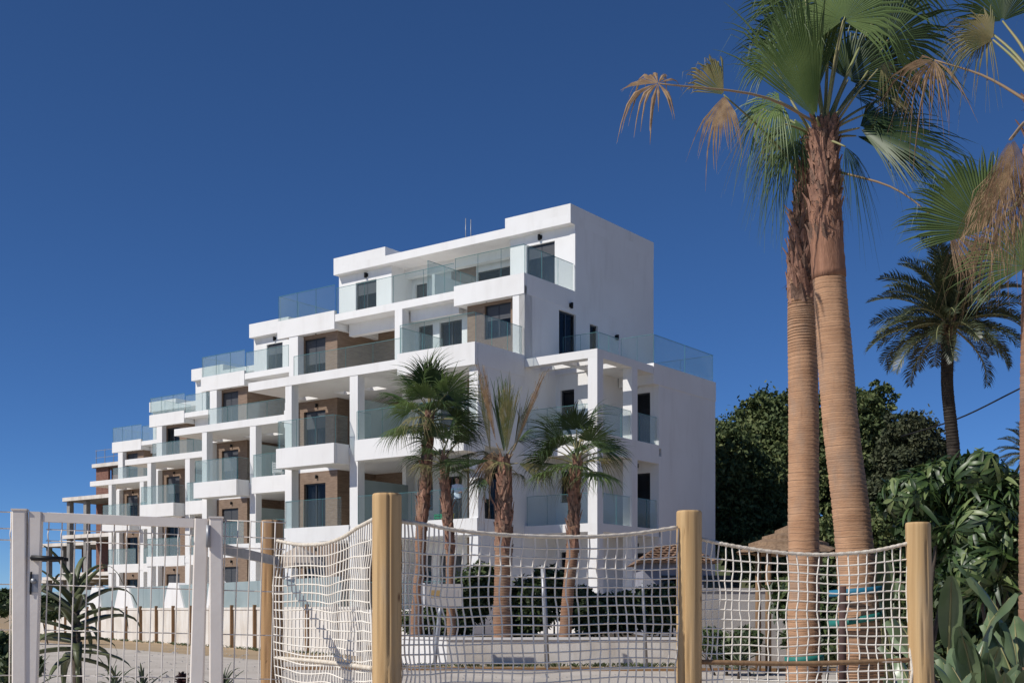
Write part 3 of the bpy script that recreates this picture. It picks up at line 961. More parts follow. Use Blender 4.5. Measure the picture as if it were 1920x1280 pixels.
for nm, x0 in (('left', -.062), ('right', GW + .004)):
    zt_ = ZT + .004 - (.022 if nm == 'right' else 0)
    o = bevbox(0, .06, -.026, .034, 0, zt_).build('gate_post', GATEW)
    mb = MB(); mb.box(-.003, .063, -.029, .037, zt_ + .0005, zt_ + .008); mb.build('cap', GATEW, o)
    o.location = GL + Vector((math.cos(gang), math.sin(gang), 0)) * x0; o.rotation_euler = (0, 0, gang)
    tag(o, 'square white steel gate post, %s' % ('far left latch side' if nm == 'left' else 'hinge side by the dark post'), 'post', 'white gate posts')
    if nm == 'right':
        for z in (ZT - .1, ZT - 1.2):
            mb = MB(); mb.tube([(-.004, -.032, z - .05), (-.004, -.032, z + .05)], .01, 8); mb.build('hinge', STEEL, o)
fp = empty('mesh_fence_panel', GL, 'white wire mesh fence panel left of the gate, cut by the picture edge', 'fence', 'wire mesh panels', rz=gang)
mesh_panel(-1.03, -.075, .005).build('wire_mesh', WIREW, fp)
fpl = fp
fp = empty('mesh_fence_panel', GL, 'narrow white wire mesh panel between the gate and the dark post', 'fence', 'wire mesh panels', rz=gang)
mesh_panel(GW + .075, GW + .34, .005).build('wire_mesh', WIREW, fp)
a = GL + Vector((math.cos(gang), math.sin(gang), 0)) * (GW + .03)
mb = MB(); obox(mb, (a.x, a.y + .03), (F1.x + .03, F1.y - .02), .02, EYE + .262, EYE + .31)
o = mb.build('tie_bar', STEEL); tag(o, 'flat grey steel bar tying the gate post to the dark round post', 'bar')

for g_ in (gate, fp):
    g_.rotation_euler = (0, R(1.6), gang)
    g_.location = GL - Vector((math.cos(gang), math.sin(gang), 0)) * .046 + Vector((0, 0, .002))
fpl.rotation_euler = (0, R(.6), gang)

# ================================================================== palms
def fan(mb, hub, d, nrm, Rr, spread, n, rg, fold=.02, split=.5, droop=.12, tip=.18, ragged=.1, cup=.0, mi=0, twist=0.0, cluster=0.0, threads=.6):
    d = d.normalized(); side = nrm.cross(d)
    side = side.normalized(); nrm = d.cross(side).normalized()
    fold = min(fold, .62 * spread / n)
    rows = (.04, .28, split, (1 + split * 1.4) / 2.4, (3 + split) / 4, 1.0)
    for i in range(n):
        c = (i + .5) / n - .5
        a = c * spread
        if cluster: a += cluster * rg.uniform(-1, 1) * spread / n
        da = spread / n
        L = Rr * (1 - .22 * (2 * c) ** 2) * (1 + rg.uniform(-ragged, ragged))
        dr = droop * (1 + rg.uniform(-.5, .5)); tp = tip * (1 + rg.uniform(-.7, .9))
        sw = rg.uniform(-.5, .5) * tip
        vs = []
        for r in rows:
            w = da * .5 * r if r <= split else da * .5 * split * max(0.03, 1 - (r - split) / (1 - split)) ** .8
            x = max(0, (r - split) / (1 - split))
            def P(ang_off, lift):
                an = a + ang_off / max(r, .04)
                v = hub + (d * math.cos(an) + side * math.sin(an)) * (r * L) + nrm * (lift + cup * Rr * (2 * c) ** 2 * r)
                v = v + side * (sw * x * x * L)
                v.z -= L * (dr * r * r + tp * x * x)
                return v
            vs += [P(-w, 0), P(0, fold * r * L * (1 if r <= split else 1 - x)), P(w, 0)]
        fs = []
        for k in range(len(rows) - 1):
            b = 3 * k
            fs += [(b, b + 1, b + 4, b + 3), (b + 1, b + 2, b + 5, b + 4)]
        mb.add(vs, fs, mi)
        if rg.random() < threads:       # frayed threads between the segments
            q0 = Vector(vs[8]); dd = (Vector(vs[11]) - Vector(vs[8])).normalized()
            l_ = L * rg.uniform(.12, .34); w_ = side * .0035
            q1 = q0 + dd * l_ * .6 + side * rg.uniform(-.3, .3) * l_; q2 = q1 + dd * l_ * .2 + Vector((rg.uniform(-.2, .2), rg.uniform(-.2, .2), -.7)) * l_
            mb.add([q0 - w_, q0 + w_, q1 + w_, q1 - w_, q2], [(0, 1, 2, 3), (3, 2, 4)], mi)

def frond(parent, off, base, hub, d, nrm, Rr, spread, n, leaf, pet=None, mid=None, seed=0, pr=.02, label=None, **kw):
    """fan leaf on its stalk; positions in world space, off = parent's world location"""
    rg = random.Random(seed)
    mb = MB()
    base, hub = Vector(base), Vector(hub)
    mid = Vector(mid) if mid is not None else (base + hub) / 2 + Vector((0, 0, .05)) * (base - hub).length
    pts = spline([base - off, mid - off, hub - off], 10)
    mb.tube(pts, [pr * (1.25 - .75 * i / 9) for i in range(10)], 6, 1)
    fan(mb, hub - off, Vector(d), Vector(nrm), Rr, spread, n, rg, **kw)
    o = mb.build('frond', [leaf, pet or PETI], parent)
    if label: o['label'] = label
    return o

def ring_trunk(pts, rads, ring, amp, seg=28, seed=0, cut=1.0):
    """ringed palm trunk along a smooth path (local points)"""
    path = spline(pts, 200)
    rs = spline([Vector((r, 0, 0)) for r in rads], 200)
    L = sum((path[i + 1] - path[i]).length for i in range(199))
    mb = MB(); rows = []
    rr_ = random.Random(seed * 13 + 1); steps = []; acc = 0.0
    while acc < L * cut:
        steps.append(acc); acc += ring * rr_.choice([.62, .8, .9, 1.0, 1.1, 1.35])
    n = len(steps)
    for i in range(n):
        f = steps[i] / L * 199
        ring_ = (steps[i + 1] - steps[i]) if i + 1 < n else ring
        k = min(198, int(f)); p = path[k].lerp(path[k + 1], f - k); r = rs[k].lerp(rs[k + 1], f - k).x
        jit = noise.noise((seed, i * .37, 1)); j2 = noise.noise((seed + 5, i * .9, 3))
        for dz, rr in ((0.0, 1 + amp * .5 + amp * .5 * jit), (ring_ * .62, 1 + amp * (1 + .9 * jit)), (ring_ * .82, 1 - amp * (.7 + .8 * j2))):
            row = []
            for s in range(seg):
                a = 2 * math.pi * s / seg
                w = 1 + .04 * noise.noise((math.cos(a) * 2 + seed, math.sin(a) * 2, p.z * 1.2)) + amp * .5 * noise.noise((math.cos(a) * 5, math.sin(a) * 5 + seed, p.z * 9))
                tz = ring * .22 * noise.noise((math.cos(a) * 1.2 + i * .23, math.sin(a) * 1.2, seed))
                row.append((p.x + r * rr * w * math.cos(a), p.y + r * rr * w * math.sin(a), p.z + dz + tz))
            rows.append(row)
    vs = [q for r_ in rows for q in r_]
    fs = [(i * seg + k, i * seg + (k + 1) % seg, (i + 1) * seg + (k + 1) % seg, (i + 1) * seg + k) for i in range(len(rows) - 1) for k in range(seg)]
    mb.add(vs, fs, 0, True)
    mb.m = [1 if (i // seg) % 3 == 1 else 0 for i in range(len(mb.m))]
    return mb, path, rs

def boots(path, rs, f0, f1, n, size, seed, shaggy=.5):
    """overlapping old leaf bases and fibre on the upper trunk"""
    rg = random.Random(seed); mb = MB()
    for i in range(n):
        f = f0 + (f1 - f0) * (i + rg.random()) / n
        k = min(198, int(f * 199)); p = path[k]; r = rs[k].x
        a = i * 2.399 + rg.uniform(-.3, .3)
        o = Vector((math.cos(a), math.sin(a), 0)); t = Vector((-o.y, o.x, 0))
        L = size * rg.uniform(.7, 1.35); w = size * rg.uniform(.22, .36)
        out = rg.uniform(.05, .35) * shaggy
        curl = rg.uniform(-.35, .5) * shaggy
        lean = rg.uniform(-.3, .3)
        vs = []
        for s in range(5):
            q = s / 4
            c = p + o * (r * .93 + L * (out * q + curl * q * q * .6)) + Vector((0, 0, L * (q - .25))) + t * (lean * q * L)
            ww = w * (1 - .75 * q ** 1.5)
            vs += [c - t * ww - o * .012, c + o * (.03 * (1 - q)), c + t * ww - o * .012]
        mb.add(vs, [(3 * s + e, 3 * s + 1 + e, 3 * s + 4 + e, 3 * s + 3 + e) for s in range(4) for e in (0, 1)], rg.choice([0, 0, 1]))
        if rg.random() < .8 * shaggy:    # loose fibres
            for q in range(3):
                b = p + o * (r * rg.uniform(.9, 1.0)) + t * rg.uniform(-w, w) + Vector((0, 0, rg.uniform(0, L)))
                e = b + o * rg.uniform(.03, .12) + Vector((0, 0, rg.uniform(-.12, .1))) + t * rg.uniform(-.08, .08)
                ww = t * .006
                mb.add([b - ww, b + ww, e], [(0, 1, 2)], 1)
    return mb

# ---- the two tall palms in the foreground
YP = 16.0
# right trunk
base = px(1616, 1330, YP); base.z = 0
def loc(pts, off): return [Vector(p) - off for p in pts]
palmR = empty('fan_palm', base, 'tall ringed palm trunk, right and thicker of the foreground pair, under the green crown', 'palm tree', 'tall fan palms in the foreground')
ptsR = [base, px(1612, 1200, YP), px(1600, 1000, YP), px(1577, 800, YP), px(1560, 600, YP), px(1549, 430, YP), px(1546, 300, YP), px(1546, 235, YP)]
mb, path, rs = ring_trunk(loc(ptsR, base), [.31, .27, .235, .225, .215, .19, .155, .12], .050, .020, seed=2, cut=.76)
mb.build('trunk', [TRUNK, GROOVE], palmR)
boots(path, rs, .69, 1.0, 330, .19, 3, .85).build('leaf_bases', [BOOT, BOOT2], palmR)
b = MB(); b.tube([path[i] for i in range(126, 158, 2)], [rs[i].x * (1.065 + .025 * math.sin(i * 1.3)) * (.975 if i == 126 else 1 if i < 150 else 1 - (i - 150) * .02) for i in range(126, 158, 2)], 20); b.build('bark_sheath', SHEATH, palmR)
b = MB(); b.tube([path[i] for i in range(134, 200, 6)] + [path[199] + Vector((0, 0, .1))], [rs[i].x * .93 for i in range(134, 200, 6)] + [.03], 14); b.build('inner_trunk', BOOT2, palmR)
# left trunk, a little behind
YL = 16.9
baseL = px(1507, 1330, YL); baseL.z = 0
palmL = empty('fan_palm', baseL, 'tall ringed palm trunk, left and slimmer of the foreground pair, with brown fibre boot', 'palm tree', 'tall fan palms in the foreground')
ptsL = [baseL, px(1507, 1150, YL), px(1507, 900, YL), px(1506, 700, YL), px(1504, 570, YL), px(1508, 450, YL), px(1520, 340, YL), px(1530, 270, YL)]
mb, pathL, rsL = ring_trunk(loc(ptsL, baseL), [.25, .215, .205, .195, .19, .17, .14, .10], .050, .020, seed=9, cut=.62)
mb.build('trunk', [TRUNK, GROOVE], palmL)
boots(pathL, rsL, .575, 1.0, 330, .23, 5, 1.0).build('leaf_bases', [BOOT, BOOT2], palmL)
b = MB(); b.tube([pathL[i] for i in range(112, 200, 6)] + [pathL[199] + Vector((0, 0, .1))], [rsL[i].x * .96 for i in range(112, 200, 6)] + [.03], 14); b.build('inner_trunk', BOOT2, palmL)

PPM = FPX / YP
def fr(palm, off, bu, bv, hu, hv, dx, dy, Rpx, spread, n, leaf, nrm=(0, -1, .25), Y=YP, dY=0.0, bY=0.0, mid=None, **kw):
    """frond from pixel (bu, bv) to hub pixel (hu, hv), midrib direction (dx, dy) in the picture"""
    d = Vector((dx, kw.pop('dyaw', 0.0), -dy))
    return frond(palm, off, px(bu, bv, Y + bY), px(hu, hv, Y + dY), d, nrm, Rpx / FPX * (Y + dY), R(spread), n, leaf,
                 mid=px(mid[0], mid[1], Y + dY * .6) if mid else None, **kw)
oR, oL = base, baseL
# green fans
fr(palmR, oR, 1540, 250, 1531, 222, -.33, -.94, 285, 60, 44, FAN_G, (-.62, -.75, .0), dY=-.3, seed=1, split=.60, cup=.10, ragged=.2, droop=.03, tip=.1, fold=.022)
fr(palmR, oR, 1538, 245, 1520, 205, -.06, -1, 250, 60, 40, FAN_G, (-.7, -.7, .1), dY=.1, seed=2, split=.7, droop=.03, tip=.1, fold=.022)
fr(palmR, oR, 1548, 245, 1581, 38, .12, -1, 160, 250, 56, FAN_G, (-.35, -.75, .55), dY=-.4, seed=3, split=.5, droop=.10, tip=.35, mid=(1560, 140))
fr(palmR, oR, 1552, 255, 1612, 240, 1, .06, 205, 150, 60, FAN_D, (.92, -.3, .2), dY=-.1, seed=4, split=.48, droop=.05, tip=.14, ragged=.16, mid=(1585, 246))
fr(palmR, oR, 1554, 265, 1605, 255, .95, .3, 190, 120, 48, FAN_D, (.9, -.3, .25), dY=.35, seed=14, split=.45, droop=.08, tip=.2, ragged=.16)
fr(palmR, oR, 1550, 245, 1665, 75, .55, -.8, 165, 230, 54, FAN_D, (.2, .9, .4), dY=.7, seed=5, split=.5, droop=.12, tip=.3, mid=(1610, 160))
fr(palmR, oR, 1550, 245, 1640, 130, .8, -.5, 130, 200, 46, FAN_D, (.2, .8, .5), dY=.9, seed=6, split=.5, droop=.15, tip=.3)
fr(palmR, oR, 1552, 245, 1590, 150, .45, -.85, 150, 170, 44, FAN_D, (.3, -.8, .5), dY=.5, seed=26, split=.5, droop=.1, tip=.3)
fr(palmL, oL, 1530, 275, 1462, 190, -.75, .1, 95, 200, 40, FAN_G, (-.2, -.8, .6), Y=YL, dY=-.6, seed=7, split=.5, droop=.4, tip=.5, mid=(1500, 215))
fr(palmL, oL, 1530, 280, 1490, 225, -.6, .5, 105, 190, 40, FAN_D, (-.2, -.6, .8), Y=YL, dY=.2, seed=8, split=.45, droop=.45, tip=.6)
fr(palmL, oL, 1526, 290, 1478, 262, -.5, .6, 90, 170, 36, FAN_G, (-.3, -.8, .5), Y=YL, dY=.3, seed=18, split=.4, droop=.5, tip=.6)
fr(palmL, oL, 1534, 262, 1452, 118, -.85, -.35, 78, 150, 36, FAN_G, (-.2, -1, .3), Y=YL, dY=.5, seed=9, split=.6, droop=.1, tip=.3, mid=(1490, 200))
fr(palmL, oL, 1534, 262, 1500, 100, -.25, -1, 150, 130, 44, FAN_D, (-.1, .9, .4), Y=YL, dY=1.0, seed=10, split=.6, droop=.08, tip=.3)
# spear leaves and fronds above the picture
for i, (dx, dy, q) in enumerate(((-.15, -1, 260), (.2, -1, 300), (.5, -1, 280), (-.22, -.97, 230), (.05, -1, 340))):
    fr(palmR if i % 2 else palmL, oR if i % 2 else oL, 1546, 240, 1546 + dx * q, 240 + dy * q, dx, dy, 140, 210, 44, [FAN_G, FAN_D][i % 2], (.1 * i - .2, -.7 if i % 2 else .8, .6), dY=.5 + .25 * i, Y=YP, bY=.1, seed=40 + i, split=.5, droop=.15, tip=.3)
# drooping older fronds under the crown
for i, (hu, hv, dx, dy, q, lf) in enumerate(((1500, 262, -.5, .85, 85, FAN_D), (1585, 275, .5, .85, 95, FAN_D), (1470, 232, -.8, .6, 80, FAN_G), (1620, 215, .9, .2, 120, FAN_D), (1560, 285, .1, 1, 70, FAN_Y), (1600, 180, .7, -.2, 110, FAN_D), (1430, 205, -.5, .8, 75, FAN_Y), (1670, 180, .8, .5, 90, FAN_Y))):
    L_ = i % 2 == 0
    fr(palmL if L_ else palmR, oL if L_ else oR, 1535, 262, hu, hv, dx, dy, q, 120, 30, lf, ((-.4 if dx < 0 else .5), -.7, .5), Y=YL if L_ else YP, dY=(.15 * i - .5), seed=80 + i, split=.34, droop=.35, tip=.55, ragged=.28, cluster=.8)
# dead and dying fronds on long stalks
fr(palmR, oR, 1538, 235, 1234, 157, -1, .05, 66, 290, 22, FAN_B, (-.7, -.6, .3), dY=-1.1, seed=21, split=.55, droop=.22, tip=.5, ragged=.3, fold=.06, mid=(1425, 180), pet=PETB, pr=.017, label='dead brown frond on a long stalk, far left of the crown', cluster=1.2)
fr(palmL, oL, 1512, 330, 1357, 178, -.6, -.75, 92, 75, 22, FAN_Y, (-.6, -.7, .3), Y=YL, dY=-.8, seed=22, split=.75, droop=.1, tip=.2, ragged=.15, mid=(1425, 240), pr=.017)
fr(palmL, oL, 1512, 332, 1358, 180, -.25, .95, 88, 95, 24, FAN_B, (-.6, -.7, .3), Y=YL, dY=-.8, seed=23, split=.6, droop=.15, tip=.3, ragged=.25, mid=(1425, 240), pr=.015, label='half dead frond hanging left of the crown')
fr(palmR, oR, 1572, 322, 1778, 430, .75, .65, 70, 75, 18, FAN_B, (-.4, -.8, .3), dY=-.6, seed=24, split=.85, droop=.3, tip=.3, ragged=.2, mid=(1680, 355), pet=PETB, pr=.013, label='dead brown frond on a thin stalk, right of the trunk')
fr(palmR, oR, 1556, 250, 1655, 120, .7, .5, 50, 160, 22, FAN_Y, (.2, -.9, .3), dY=-.2, seed=25, split=.3, droop=.4, tip=.6, ragged=.3, pr=.015)

# ---- palm cut by the right edge
YE = 13.5
bE = px(1950, 1330, YE); bE.z = 0
palmE = empty('fan_palm', bE, 'fan palm with many dead brown fronds, cut by the right picture edge', 'palm tree')
ptsE = [bE, px(1948, 1000, YE), px(1950, 700, YE), px(1952, 450, YE), px(1956, 250, YE), px(1960, 150, YE)]
mb, pathE, rsE = ring_trunk(loc(ptsE, bE), [.23, .20, .195, .18, .15, .12], .05, .02, seed=12, cut=.6)
mb.build('trunk', [TRUNK2, GROOVE], palmE)
boots(pathE, rsE, .56, 1.0, 170, .24, 6, 1.0).build('leaf_bases', [BOOT, BOOT2], palmE)
b = MB(); b.tube([pathE[i] for i in range(110, 200, 8)], [rsE[i].x * .95 for i in range(110, 200, 8)], 14); b.build('inner_trunk', BOOT2, palmE)
fe = lambda *a, **k: fr(palmE, bE, *a, Y=YE, **k)
fe(1955, 175, 1862, 75, -.75, -.5, 115, 130, 36, FAN_Y, (-.3, -.9, .4), dY=.4, seed=31, split=.5, droop=.12, tip=.35)
fe(1955, 165, 1850, 55, -.7, .55, 100, 130, 30, FAN_Y, (-.3, -.8, .5), dY=.5, seed=32, split=.35, droop=.25, tip=.5, ragged=.25)
fe(1955, 160, 1880, 40, -.2, -.9, 130, 160, 40, FAN_D, (-.1, .8, .5), dY=.6, seed=33, split=.5, droop=.1, tip=.3)
fe(1950, 205, 1752, 113, -.6, .5, 92, 190, 30, FAN_B, (-.5, -.8, .3), dY=.5, seed=34, split=.42, droop=.25, tip=.6, fold=.06, ragged=.3, mid=(1850, 145), pet=PETB, pr=.015, cluster=1.3, label='shrivelled brown frond on a long stalk at the upper right')
fe(1950, 230, 1893, 262, -.30, .95, 235, 36, 74, FAN_B, (-.6, -.7, .3), dY=-1.4, seed=35, split=.5, droop=.05, tip=.1, ragged=.42, fold=.05, pet=PETB, pr=.02, cluster=1.6, label='big dead brown frond hanging straight down at the right edge')
fe(1950, 228, 1896, 262, -.16, .97, 225, 38, 70, FAN_B, (-.6, -.7, .2), dY=-1.25, seed=46, split=.6, droop=.04, tip=.08, ragged=.35, pet=PETB, cluster=1.4)
fe(1950, 225, 1899, 258, .14, .95, 200, 40, 56, FAN_B, (-.5, -.8, .2), dY=-1.1, seed=36, split=.45, droop=.05, tip=.12, ragged=.35, fold=.05, pet=PETB, cluster=1.6)
fe(1950, 330, 1848, 432, -.62, -.70, 175, 125, 44, FAN_G, (-.6, -.7, .3), dY=-.2, seed=37, split=.66, droop=.02, tip=.1, mid=(1890, 400))
fe(1950, 350, 1925, 500, -.55, -.6, 150, 160, 40, FAN_G, (-.3, -.9, .3), dY=-.2, seed=38, split=.5, droop=.1, tip=.2)
fe(1955, 180, 2010, 30, .5, -.9, 150, 200, 44, FAN_G, (.2, -.8, .6), dY=.1, seed=39, split=.5, droop=.15, tip=.3)

# ---- generic young fan palm
def leaf_template(seed, Rr, spread, n, leaf, Lp, **kw):
    rg = random.Random(seed); mb = MB()
    pts = [Vector((Lp * q, 0, .12 * Lp * math.sin(q * 2.2))) for q in [i / 8 for i in range(9)]]
    mb.tube(pts, [.018 * (1.2 - .6 * i / 8) for i in range(9)], 5, 1)
    fan(mb, pts[-1], Vector((1, 0, .1)), Vector((0, 0, 1)), Rr, R(spread), n, rg, **kw)
    return mb.mesh('frond', [leaf, PETI])
TPL = [leaf_template(101, .74, 190, 40, FAN_G, .55, split=.5, droop=.12, tip=.3),
       leaf_template(102, .70, 170, 36, FAN_D, .62, split=.5, droop=.15, tip=.35),
       leaf_template(103, .76, 210, 42, FAN_D, .50, split=.55, droop=.10, tip=.25),
       leaf_template(104, .62, 180, 34, FAN_Y, .55, split=.4, droop=.3, tip=.5, ragged=.2),
       leaf_template(105, .50, 120, 24, FAN_B, .50, split=.3, droop=.5, tip=.7, ragged=.3, cluster=1.2)]
def young_palm(label, ub, vb, ut, vt, Y, r, n, seed, kinds, size=1.0, pitch=(80, -25), bark=TRUNK2):
    rg = random.Random(seed)
    b = px(ub, vb, Y); b.z = .50
    t = px(ut, vt, Y)
    o = empty('young_fan_palm', b, label, 'palm tree', 'young fan palms in the planter')
    m_ = b.lerp(t, .5) + Vector((rg.uniform(-.04, .04), 0, 0))
    mb, pth, rs_ = ring_trunk(loc([b, b.lerp(t, .25), m_, b.lerp(t, .78), t], b), [r * 1.12, r, r, r * .95, r * .6], .06, .03, 18, seed, .62)
    mb.build('trunk', [bark, GROOVE], o)
    boots(pth, rs_, .5, 1.0, 110, .22, seed, .7).build('leaf_bases', [BOOT, BOOT2], o)
    bb = MB(); bb.tube([pth[i] for i in range(110, 200, 8)], [rs_[i].x * .95 for i in range(110, 200, 8)], 12); bb.build('inner_trunk', BOOT2, o)
    for i in range(n):
        q = i / max(1, n - 1)
        pit = pitch[0] + (pitch[1] - pitch[0]) * q ** .8 + rg.uniform(-8, 8)
        yaw = i * 137.5 + rg.uniform(-15, 15)
        kd = rg.choice(kinds) if q < .8 else rg.choice(kinds + [3])
        s = size * rg.uniform(.85, 1.12)
        f = link('frond', TPL[kd], o, (t - b) + Vector((0, 0, -.25 * q)), None, (s, s, s))
        f.rotation_euler = (Matrix.Rotation(R(yaw), 4, 'Z') @ Matrix.Rotation(R(-pit), 4, 'Y') @ Matrix.Rotation(R(rg.uniform(-25, 25)), 4, 'X')).to_euler()
    return o, b, t
YY = 29.0
young_palm('young palm with the tallest dark green crown, left of the planter row', 778, 1190, 806, 774, 29.3, .13, 18, 51, [0, 0, 1, 2, 0], 1.14, (84, -20))
young_palm('slim young palm tucked under the leftmost crown in the planter', 848, 1188, 833, 858, 28.9, .10, 14, 52, [1, 0, 1], .86, (80, -14))
pD, _, _ = young_palm('young palm with a round green crown in front of the wing corner', 1059, 1190, 1082, 858, 28.9, .135, 20, 54, [0, 0, 0, 1, 3], 1.06, (72, -24))
# the shaggy one with upright dried fronds
pC, bC, tC = young_palm('shaggy young palm with upright dried brown fronds and thick trunk', 941, 1190, 946, 860, 28.7, .20, 5, 53, [3, 1], .75, (40, -35))
fy = lambda *a, **k: fr(pC, bC, *a, Y=28.7, **k)
fy(946, 870, 950, 850, .02, -1, 140, 26, 30, FAN_Y, (-.5, -1, .1), ragged=.18, cluster=.5, seed=61, split=.72, droop=.0, tip=.06, fold=.03, dY=-.1)
fy(946, 870, 945, 850, -.03, -1, 142, 24, 24, FAN_G, (-.2, -1, .1), ragged=.16, cluster=.5, seed=62, split=.72, droop=.0, tip=.05, dY=.05)
fy(946, 870, 930, 830, -.20, -1, 148, 11, 18, FAN_B, (-.5, -1, .1), cluster=.6, seed=63, split=.75, droop=.0, tip=.06, dY=-.05, ragged=.2, pet=PETB)
fy(944, 870, 920, 850, -.12, -1, 145, 12, 18, FAN_Y, (-.5, -1, .1), cluster=.6, seed=64, split=.75, droop=.0, tip=.05, dY=.1, ragged=.2, pet=PETB)
fy(950, 870, 968, 830, .37, -.95, 140, 7, 14, FAN_B, (-.4, -1, .1), ragged=.15, cluster=.6, seed=65, split=.8, droop=.0, tip=.03, dY=-.1, pet=PETB)
fy(950, 870, 962, 850, .28, -1, 118, 16, 20, FAN_Y, (-.3, -1, .1), cluster=.6, seed=66, split=.7, droop=.0, tip=.1, dY=.1, ragged=.25, pet=PETB)
fy(944, 872, 925, 845, -.5, .9, 90, 60, 20, FAN_B, (-.2, -.9, .2), seed=67, split=.4, droop=.2, tip=.3, ragged=.3, dY=-.1, pet=PETB)
fy(944, 872, 920, 862, -1, .12, 125, 24, 26, FAN_D, (-.1, -.9, .3), seed=68, split=.7, droop=.03, tip=.1, dY=-.25)
fy(950, 872, 972, 868, .9, .3, 75, 50, 20, FAN_Y, (.1, -.9, .4), seed=69, split=.5, droop=.1, tip=.2, dY=-.1)
# stray brown frond on the leftmost young palm
fr(pD, Vector(pD.location), 1082, 858, 1120, 835, .8, .1, 70, 90, 22, FAN_D, (.2, -.8, .5), Y=28.9, seed=71, split=.5, droop=.1, tip=.2)

# ---- date palm
def date_mesh(seed, L):
    rg = random.Random(seed); mb = MB()
    n = 58
    pts = []
    for i in range(n + 1):
        q = i / n
        pts.append(Vector((L * (q - .10 * q ** 3), 0, L * (.16 * math.sin(q * 1.9) - .17 * q ** 2.6))))
    mb.tube(pts[::4], [.028 * (1.1 - i / (n / 4)) + .005 for i in range(len(pts[::4]))], 5, 1)
    for i in range(5, n + 1):
        q = i / n
        d = (pts[i] - pts[i - 1]).normalized()
        ll = L * .195 * (math.sin(math.pi * min(1, q * .93 + .05)) ** .6 + .15) * rg.uniform(.85, 1.15)
        for sgn in (-1, 1):
            side = Vector((0, sgn, 0)); up = side.cross(d) * sgn
            dd = (d * .75 + side * .62 + Vector((0, 0, 1)) * rg.uniform(.15, .5)).normalized()
            w = d * (.018 + .012 * rg.random())
            a = pts[i]; m = a + dd * ll * .55; e = a + dd * ll - Vector((0, 0, ll * .22))
            mb.add([a - w * .5, a + w * .5, m + w, m - w, e], [(0, 1, 2, 3), (3, 2, 4)], 0)
    return mb.mesh('frond', [DATE, PETI])
YD = 40.0
bD = px(1776, 1200, YD); bD.z = 0
dp = empty('date_palm', bD, 'tall dark date palm with feathery crown and slim trunk behind the foreground palms', 'palm tree')
tD = px(1781, 602, YD)
mb, pth, rs_ = ring_trunk(loc([bD, px(1792, 1000, YD), px(1788, 850, YD), px(1776, 720, YD), tD], bD), [.25, .215, .195, .185, .20], .12, .05, 16, 77)
mb.build('trunk', [DPTR, DPTR], dp)
boots(pth, rs_, .88, 1.0, 60, .3, 8, .8).build('leaf_bases', [BOOT2, DPTR], dp)
DM = [date_mesh(s, 2.8) for s in (1, 2, 3, 4)]
rg = random.Random(17)
nD = 86
for i in range(nD):
    q = i / (nD - 1)
    pit = 84 - 122 * q ** .9 + rg.uniform(-7, 7)
    s = (1.0 if q > .12 else .8) * rg.uniform(.88, 1.08)
    f = link('frond', DM[i % 4], dp, (tD - bD) + Vector((0, 0, .1 - .25 * q)), None, (s, s, s))
    f.rotation_euler = (Matrix.Rotation(R(i * 137.5 + rg.uniform(-10, 10)), 4, 'Z') @ Matrix.Rotation(R(-pit), 4, 'Y') @ Matrix.Rotation(R(rg.uniform(-30, 30)), 4, 'X')).to_euler()
# a second, lower palm at the right edge
YS = 46.0
bS = px(1925, 1160, YS); bS.z = 0
sp = empty('date_palm', bS, 'small distant date palm at the right picture edge above the broad-leaved shrub', 'palm tree')
tS = px(1930, 852, YS)
mb, pth, rs_ = ring_trunk(loc([bS, bS.lerp(tS, .5), tS], bS), [.3, .26, .25], .14, .05, 14, 78)
mb.build('trunk', [DPTR, DPTR], sp)
for i in range(40):
    q = i / 39
    f = link('frond', DM[i % 4], sp, tS - bS, None, (.5, .5, .5))
    f.rotation_euler = (Matrix.Rotation(R(i * 137.5), 4, 'Z') @ Matrix.Rotation(R(-(80 - 120 * q)), 4, 'Y')).to_euler()

# ================================================================== trees, shrubs and garden plants
def leaf_cloud(mb, off, lobes, n, size, rg, mats=3, shape=2.0, hollow=.45, droop=.0):
    """small leaf faces spread through the volume of several lobes, thicker near the outside and broken by noise"""
    vol = [l[1][0] * l[1][1] * l[1][2] for l in lobes]; tot = sum(vol)
    for (c, r), v in zip(lobes, vol):
        k = int(n * (v / tot) ** .85 * 1.1)
        for _ in range(k):
            while True:
                d = Vector((rg.gauss(0, 1), rg.gauss(0, 1), rg.gauss(0, 1))).normalized()
                q = hollow + (1 - hollow) * rg.random() ** .55
                bump = 1 + .32 * noise.noise(d * 2.3 + c * .7) + .16 * noise.noise(d * 5.5 + c)
                p = c + Vector((d.x * r[0], d.y * r[1], d.z * r[2])) * (q * bump)
                gap = noise.noise(p * (2.2 / max(r)))
                if gap > -.18 or rg.random() < .25: break
            s = size * rg.uniform(.55, 1.35)
            nrm = (d * .6 + Vector((rg.uniform(-1, 1), rg.uniform(-1, 1), rg.uniform(-.3, 1.1)))).normalized()
            t = nrm.cross(Vector((rg.uniform(-1, 1), rg.uniform(-1, 1), rg.uniform(-1, 1)))).normalized()
            b = nrm.cross(t)
            t = t * s * .5 * shape ** .5; b = b * s * .5 / shape ** .5
            p = p - off
            dn = Vector((0, 0, -droop * s))
            mb.add([p - t, p + b, p + t + dn, p - b], [(0, 1, 2, 3)], rg.randrange(mats))

